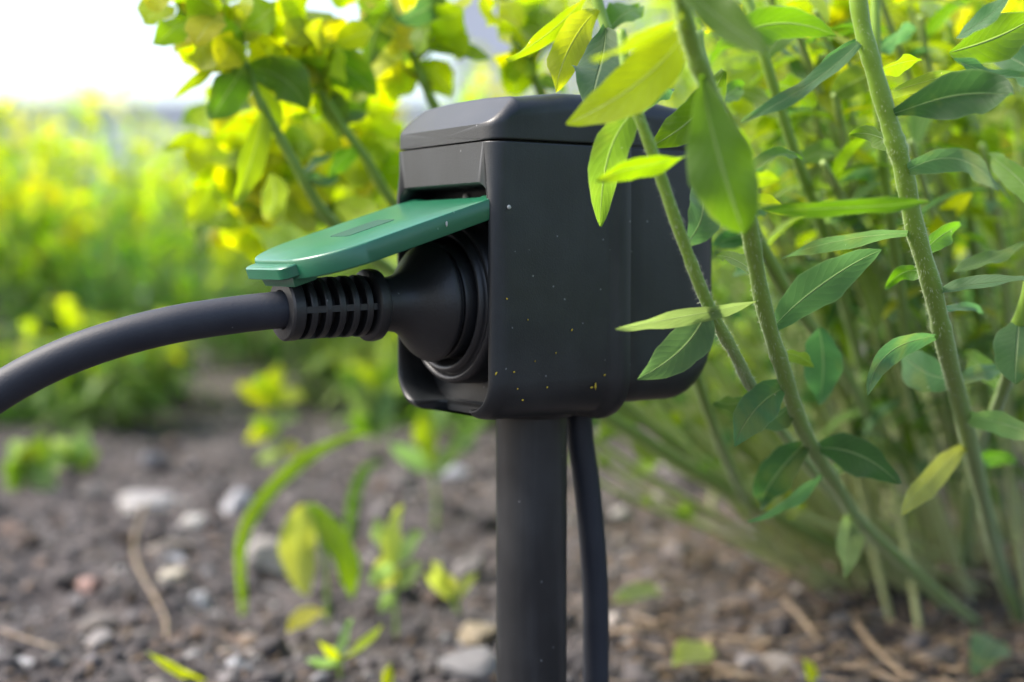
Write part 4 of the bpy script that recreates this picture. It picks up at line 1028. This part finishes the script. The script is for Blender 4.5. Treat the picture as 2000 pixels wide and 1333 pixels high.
# ---------------------------------------------------------------- far row of bushes
def bush(name, label, group, c, rx, h, nst, seed, fl=.6):
    r = random.Random(seed); root = empty(name, c); tag(root, label, 'bush', group)
    sb, fb, hb = MB(), MB(), MB()
    for s in range(nst):
        a = r.uniform(0, 6.28); d = math.sqrt(r.random())
        bx, by = math.cos(a) * d * rx * .35, math.sin(a) * d * rx * .35
        tx, ty = math.cos(a) * d * rx, math.sin(a) * d * rx; hh = h * (1 - .30 * d * d) * r.uniform(.72, 1.06)
        pts = np.array([(bx + (tx - bx) * u ** 1.3, by + (ty - by) * u ** 1.3, hh * u) for u in (0, .33, .66, 1)])
        v, f, uv = tube_geo(pts, [.003, .0028, .0025, .0018], 4, False); sb.add(v, f, uv)
        nl = 20
        for k in range(nl):
            u = .04 + .96 * (k + r.random()) / nl; q = u * 3; i = min(int(q), 2); p0 = pts[i] + (pts[i + 1] - pts[i]) * (q - i)
            az = r.uniform(0, 6.28); R = frame(np.array([math.cos(az), math.sin(az), r.uniform(-.2, .7)]), np.array([0, 0, 1.0]))
            v, f, uv = r.choice(LOWT); L = r.uniform(.035, .062)
            cl = r.choice(('blue', 'green', 'pale', 'green', 'pale', 'olive')) if u < .7 else r.choice(('green', 'young', 'lime', 'young'))
            fb.add(list((np.array(v) * L) @ R.T + p0), f, uv, tuple(np.array(CLS[cl]) * r.uniform(1.15, 1.7)))
        for k in range(9 if r.random() < fl else 0):
            az = r.uniform(0, 6.28); R = frame(np.array([math.cos(az), math.sin(az), r.uniform(-.1, .8)]), np.array([0, 0, 1.0]))
            v, f, uv = r.choice(BRT); L = r.uniform(.020, .032)
            off = np.array([r.uniform(-.028, .028), r.uniform(-.028, .028), r.uniform(-.03, .022)])
            hb.add(list((np.array(v) * L) @ R.T + pts[-1] + off), f, uv, tuple(np.array(CLS[r.choice(('yellow', 'yellow', 'lime'))]) * r.uniform(.85, 1.15)))
    sb.build('stems', M_STEMB, root); tag(fb.build('foliage', M_LEAF, root), kind='stuff')
    if hb.v: tag(hb.build('flower_heads', M_BRACT, root), kind='stuff')
    return root
LB = {2.0: 'bushy spurge with yellow green flower heads, rooted right where the bare soil ends', 2.6: 'bushy yellow flowering spurge standing behind the first row of bushes', 3.4: 'tall yellow flowering spurge in the rearmost row before the pale wall'}
r3 = random.Random(5)
k = 0
for x in np.arange(-.92, .30, .115):
    y = 1.74 + r3.uniform(-.08, .12); x = x + r3.uniform(-.04, .04)
    if -.235 < x / y < -.10: continue
    bush('spurge_bush', 'low young spurge spreading over the soil before the first row of bushes', 'low young spurges at the soil edge', (x, y, tz(x, y) - .01), r3.uniform(.09, .13), r3.uniform(.07, .17), 9, 700 + k, fl=0); k += 1
for Yr, xs in ((2.0, np.arange(-1.0, 1.2, .25)), (2.6, np.arange(-1.30, 1.5, .27)), (3.4, np.arange(-1.7, 1.9, .33))):
    for x in xs:
        x = x + r3.uniform(-.06, .06); y = Yr + r3.uniform(-.14, .14); edge = x / y < -.22
        h = (.45 if Yr < 2.5 else .53 if Yr < 3.2 else .60) * r3.uniform(.88, 1.06) * (1.1 if x / y > .1 else 1)
        if x / y > .13 and (Yr > 2.1 or k % 2): k += 1; continue
        bush('spurge_bush', LB[Yr], {2.0: 'first row of bushes', 2.6: 'second row of bushes', 3.4: 'rear row of bushes'}[Yr], (x, y, tz(x, y) - .01), r3.uniform(.20, .26), h, 46, 400 + k); k += 1

# ---------------------------------------------------------------- small weeds, grass blades, twigs on the soil
def ground_stem(px, py): return foot(px, py)
def weed(name, label, root_px, leaves, stem_path=None, group=None, cat='weed', r0=.0012, col=None):
    g = G(*root_px); base = Vector((g.x, g.y, tz(g.x, g.y) - .004))
    path = [base] + [P(px, py, g.y + dy) for px, py, dy in (stem_path or [(root_px[0] + 1, root_px[1] - 25, 0)])]
    st = Stem(name, label, path, r0, r0 * .6, cat, group, sides=7)
    for L in leaves: 
        b_, t_, w_, c_ = L[:4]; st.leaf(b_, t_, w_, c_, Y=g.y + (L[4] if len(L) > 4 else 0), snap=False, bend=L[5] if len(L) > 5 else (0, -6), roll=L[6] if len(L) > 6 else 20, dY=-.01, nu=10)
    return st
weed('seedling', 'fresh green seedling with four narrow leaves in front of the yellowing weed', (664, 1312), [((662, 1292), (598, 1290), 24, 'pale', 0, (0, 3), 30), ((660, 1285), (622, 1250), 24, 'lime', 0, (6, 8), 20), ((662, 1280), (688, 1208), 24, 'pale', 0, (-2, 0), 30), ((668, 1285), (748, 1220), 22, 'lime', 0, (4, 4), 30)], [(664, 1296, 0), (664, 1284, 0)])
weed('yellowing_weed', 'low weed with two broad leaves turning yellow beside the big pale rock', (640, 1190), [((592, 985), (602, 1165), 84, 'sick', 0, (-14, 0), 5), ((608, 985), (690, 1170), 62, 'young', .01, (14, -4), 20), ((600, 990), (560, 1090), 50, 'lime', .01, (-6, 0), 25)], [(636, 1100, 0), (618, 1030, 0), (600, 985, 0)], r0=.0016)
weed('crinkled_weed', 'pale crinkled weed clump between the yellowing weed and the pole', (775, 1215), [((770, 1110), (790, 985), 46, 'sick', 0, (-16, 0), 20), ((770, 1120), (720, 1140), 44, 'pale', -.01, (0, -12), 20), ((780, 1100), (825, 1040), 40, 'pale', .01, (0, -10), 30), ((770, 1160), (740, 1195), 40, 'pale', -.01, (0, -4), 25), ((770, 1150), (825, 1100), 44, 'pale', 0, (6, -8), 20), ((760, 1080), (735, 1010), 40, 'pale', .01, (-4, 0), 30), ((770, 1140), (745, 1090), 60, 'sick', 0, (-4, 0), 20)], [(772, 1160, 0), (770, 1110, 0), (772, 1080, 0)])
weed('straw_weed', 'faded straw coloured weed sprig next to the pole', (900, 1190), [((880, 1170), (830, 1120), 30, 'sick'), ((870, 1150), (845, 1095), 26, 'sick'), ((890, 1160), (870, 1120), 26, 'sick'), ((895, 1170), (930, 1120), 22, 'sick')], [(880, 1150, 0), (850, 1110, 0)])
weed('bright_weed', 'bright lime weed rising at the edge of the shaded far bushes', (555, 935), [((530, 790), (462, 755), 40, 'lime'), ((535, 780), (545, 712), 40, 'lime'), ((535, 785), (595, 775), 40, 'lime'), ((530, 790), (500, 730), 36, 'young'), ((535, 840), (480, 862), 36, 'lime'), ((538, 830), (585, 815), 34, 'pale'), ((540, 850), (490, 820), 34, 'young'), ((545, 880), (590, 885), 30, 'lime'), ((535, 780), (510, 800), 40, 'lime'), ((545, 890), (500, 905), 30, 'pale')], [(545, 880, 0), (538, 820, 0), (532, 770, 0)], r0=.002)
weed('broad_weed', 'weed with one upright rounded leaf in front of the box foot', (850, 1030), [((835, 915), (825, 800), 52, 'young'), ((840, 920), (760, 870), 44, 'pale'), ((845, 930), (900, 880), 40, 'green'), ((840, 920), (885, 905), 36, 'pale'), ((880, 880), (940, 830), 40, 'green'), ((890, 880), (930, 870), 40, 'dark')], [(852, 980, 0), (842, 915, 0)], r0=.0016)
weed('mint_weed', 'pale bluish green weed under the plug between soil and bushes', (730, 905), [((725, 840), (700, 740), 60, 'pale'), ((728, 840), (765, 760), 60, 'blue'), ((725, 850), (680, 810), 46, 'green'), ((730, 850), (775, 830), 46, 'pale'), ((727, 800), (720, 710), 50, 'young'), ((725, 790), (660, 720), 46, 'green'), ((730, 790), (790, 700), 50, 'green')], [(728, 860, 0), (726, 790, 0)], r0=.002)
weed('ground_weed', 'blurred low weed patch on the soil below the drooping cable', (60, 950), [((60, 930), (20, 860), 60, 'pale'), ((65, 930), (90, 850), 60, 'young'), ((62, 935), (120, 900), 54, 'pale'), ((58, 930), (0, 910), 54, 'green'), ((60, 930), (60, 870), 54, 'lime'), ((65, 940), (110, 960), 50, 'pale'), ((50, 935), (10, 955), 50, 'green')], [(60, 935, 0)])
weed('ground_weed', 'blurred low weed patch halfway along the far soil edge', (140, 930), [((140, 915), (110, 850), 54, 'pale'), ((145, 915), (175, 850), 54, 'pale'), ((142, 915), (195, 890), 50, 'young'), ((140, 915), (90, 885), 50, 'green')], [(140, 915, 0)])
def blade(label, pts, w, cls, name='grass_plant'):
    st = Stem(name, label, pts, .0004, .0002, 'grass', sides=5)
    sm = catmull(pts, 6); v = []; f = []; uv = []; n = len(sm)
    for i, q in enumerate(sm):
        tg = sm[min(i + 1, n - 1)] - sm[max(i - 1, 0)]; tg /= np.linalg.norm(tg); s = np.cross(tg, np.array([0.25, -1, .35])); s /= np.linalg.norm(s)
        k = w / 2 * (min(1, .45 + 2 * i / n) if i < n * .6 else max(.04, (1 - i / (n - 1)) / .4)); nn = np.cross(s, tg)
        for j in (-1, 0, 1): v.append(q + s * k * j + nn * k * .35 * abs(j) - st.o); uv.append((i / n, (j + 1) / 2))
    for i in range(n - 1):
        for j in range(2): a = i * 3 + j; f.append((a, a + 1, a + 4, a + 3))
    mk('blade', v, f, M_LEAF, st.root, uvs=uv, tint=CLS[cls]); return st
g = G(475, 1165)
blade('long grass blade arching over the big pale rock', [Vector((g.x, g.y, tz(g.x, g.y))), P(472, 1060, g.y), P(520, 970, g.y + .01), P(600, 895, g.y + .02), P(680, 855, g.y + .03), P(730, 848, g.y + .05)], .0085, 'young')
g = G(680, 1065)
blade('shorter bent grass blade behind the yellowing weed', [Vector((g.x, g.y, tz(g.x, g.y))), P(690, 980, g.y), P(712, 920, g.y + .01), P(750, 900, g.y + .03)], .0085, 'green')
g = G(400, 1345)
blade('thin bright grass blade poking up from bare crumbly soil', [Vector((g.x, g.y, tz(g.x, g.y))), P(360, 1318, g.y - .01), P(320, 1295, g.y - .015), P(284, 1273, g.y - .02)], .0042, 'lime')
g = G(755, 1345)
blade('short green sprout near the foot of the seedling', [Vector((g.x, g.y, tz(g.x, g.y))), P(757, 1320, g.y), P(762, 1296, g.y)], .0055, 'lime', 'grass_sprout')
g = G(1590, 1345)
blade('tiny yellow green sprout among dry twigs', [Vector((g.x, g.y, tz(g.x, g.y))), P(1582, 1310, g.y), P(1568, 1285, g.y)], .006, 'lime', 'grass_sprout')

def fallen(label, a, c, w, cls):
    st_b = G(*a, .008); st_t = G(*c, .006)
    v, f, uv = leaf_geo(Vector((0, 0, tz(st_b.x, st_b.y) + .004)), (st_t - st_b) * .5 + Vector((0, 0, .008)), st_t - st_b + Vector((0, 0, .004)), w * st_b.y / FPX, (0, -.6, 1), .2, 0, .2, .08, seed=int(a[0]))
    return tag(mk('fallen_leaf', v, f, M_LEAF, loc=st_b, uvs=uv, tint=CLS[cls]), label, 'leaf')
fallen('small yellow fallen leaf lying in front of the yellowing weed', (628, 1180), (562, 1250), 44, 'yellow')
fallen('yellow green fallen leaf lying between dry twigs', (1385, 1258), (1318, 1318), 66, 'sick')
fallen('grey green withered leaf on soil under the leaning stalks', (1290, 1150), (1200, 1190), 44, 'pale')
fallen('dull green leaf hanging low at the root of the thick stem', (1950, 1240), (1905, 1330), 76, 'blue')

def twig(label, pts, r):
    w = [G(px, py, h) for px, py, h in pts]; w = [Vector((q.x, q.y, q.z + tz(q.x, q.y))) for q in w]
    sm = catmull(w, 6); o0 = sm[0].copy(); rad = [r * (1 - .4 * i / len(sm)) * (1 + .18 * math.sin(i * 1.7)) for i in range(len(sm))]
    v, f, uv = tube_geo(sm - o0, rad, 8)
    return tag(mk('dry_twig', v, f, M_TWIG, loc=Vector(o0), uvs=uv), label, 'twig')
twig('long tan dry twig lying flat between pole and clump', [(1185, 1215, .006), (1260, 1206, .009), (1340, 1212, .007), (1420, 1204, .010), (1510, 1225, .006)], .0019)
twig('short forked dry twig dropping from the long tan twig', [(1398, 1206, .010), (1385, 1225, .008), (1394, 1262, .004)], .0026)
twig('knobbly dry twig slanting down beside the long tan twig', [(1530, 1170, .014), (1562, 1200, .010), (1605, 1245, .005)], .0019)
twig('dry stalk running down to the soil under the thick stem', [(1672, 1215, .012), (1720, 1270, .008), (1790, 1335, .004)], .0019)
twig('grey dry stalk slanting up into the clump base', [(1755, 1275, .005), (1820, 1245, .010), (1885, 1215, .016)], .0017)
twig('tan broken stalk near the clump roots', [(1830, 1090, .03), (1890, 1108, .026), (1940, 1125, .02)], .0028)
twig('thin curved dry stalk lying on pebbles below the cable', [(285, 985, .012), (262, 1050, .010), (270, 1110, .008), (318, 1165, .006), (325, 1215, .004)], .0014)
twig('pale thin straw lying across bare crumbs', [(0, 1215, .006), (60, 1240, .006), (110, 1262, .005)], .0009)
for i in range(64):
    px, py = r2.uniform(1130, 1980), r2.uniform(1090, 1325); a = r2.uniform(-.6, .6); ln = r2.uniform(50, 150)
    twig('small brown dry twig in the litter under the clump', [(px, py, .006), (px + ln * .5 * math.cos(a), py + ln * .25 * math.sin(a), .010), (px + ln * math.cos(a), py + ln * .5 * math.sin(a), .005)], r2.uniform(.0005, .0013))['group'] = 'dry litter under the clump'

# fine straw, root and stalk bits scattered over the bed
b = MB(); rr = np.random.default_rng(77)
for i_ in range(4200):
    y = .62 + 1.0 * rr.random() ** 1.2; x = (rr.random() * 1.1 - .55) * y * .86
    if i_ > 1500: x = (.06 + .42 * rr.random()) * y; y = .68 + .5 * rr.random()
    a = rr.random() * 6.28; L = .004 + .014 * rr.random() ** 2; w = .0002 + .0005 * rr.random()
    d = np.array([math.cos(a), math.sin(a), rr.uniform(-.25, .35)]); c = np.array([x, y, tz(x, y) + .003 + .002 * rr.random()]); bend_ = np.array([rr.uniform(-.2, .2), rr.uniform(-.2, .2), .15]) * L
    v, f, uv = tube_geo([c - d * L / 2, c + bend_, c + d * L / 2], [w, w, w * .6], 4)
    b.add(v, f, uv, tuple(np.array((.22, .15, .09)) * rr.uniform(.25, 1.25)))
o = b.build('soil_litter', M_CRUMB); tag(o, 'fine brown straw and root bits scattered over the soil', 'litter', kind='stuff')
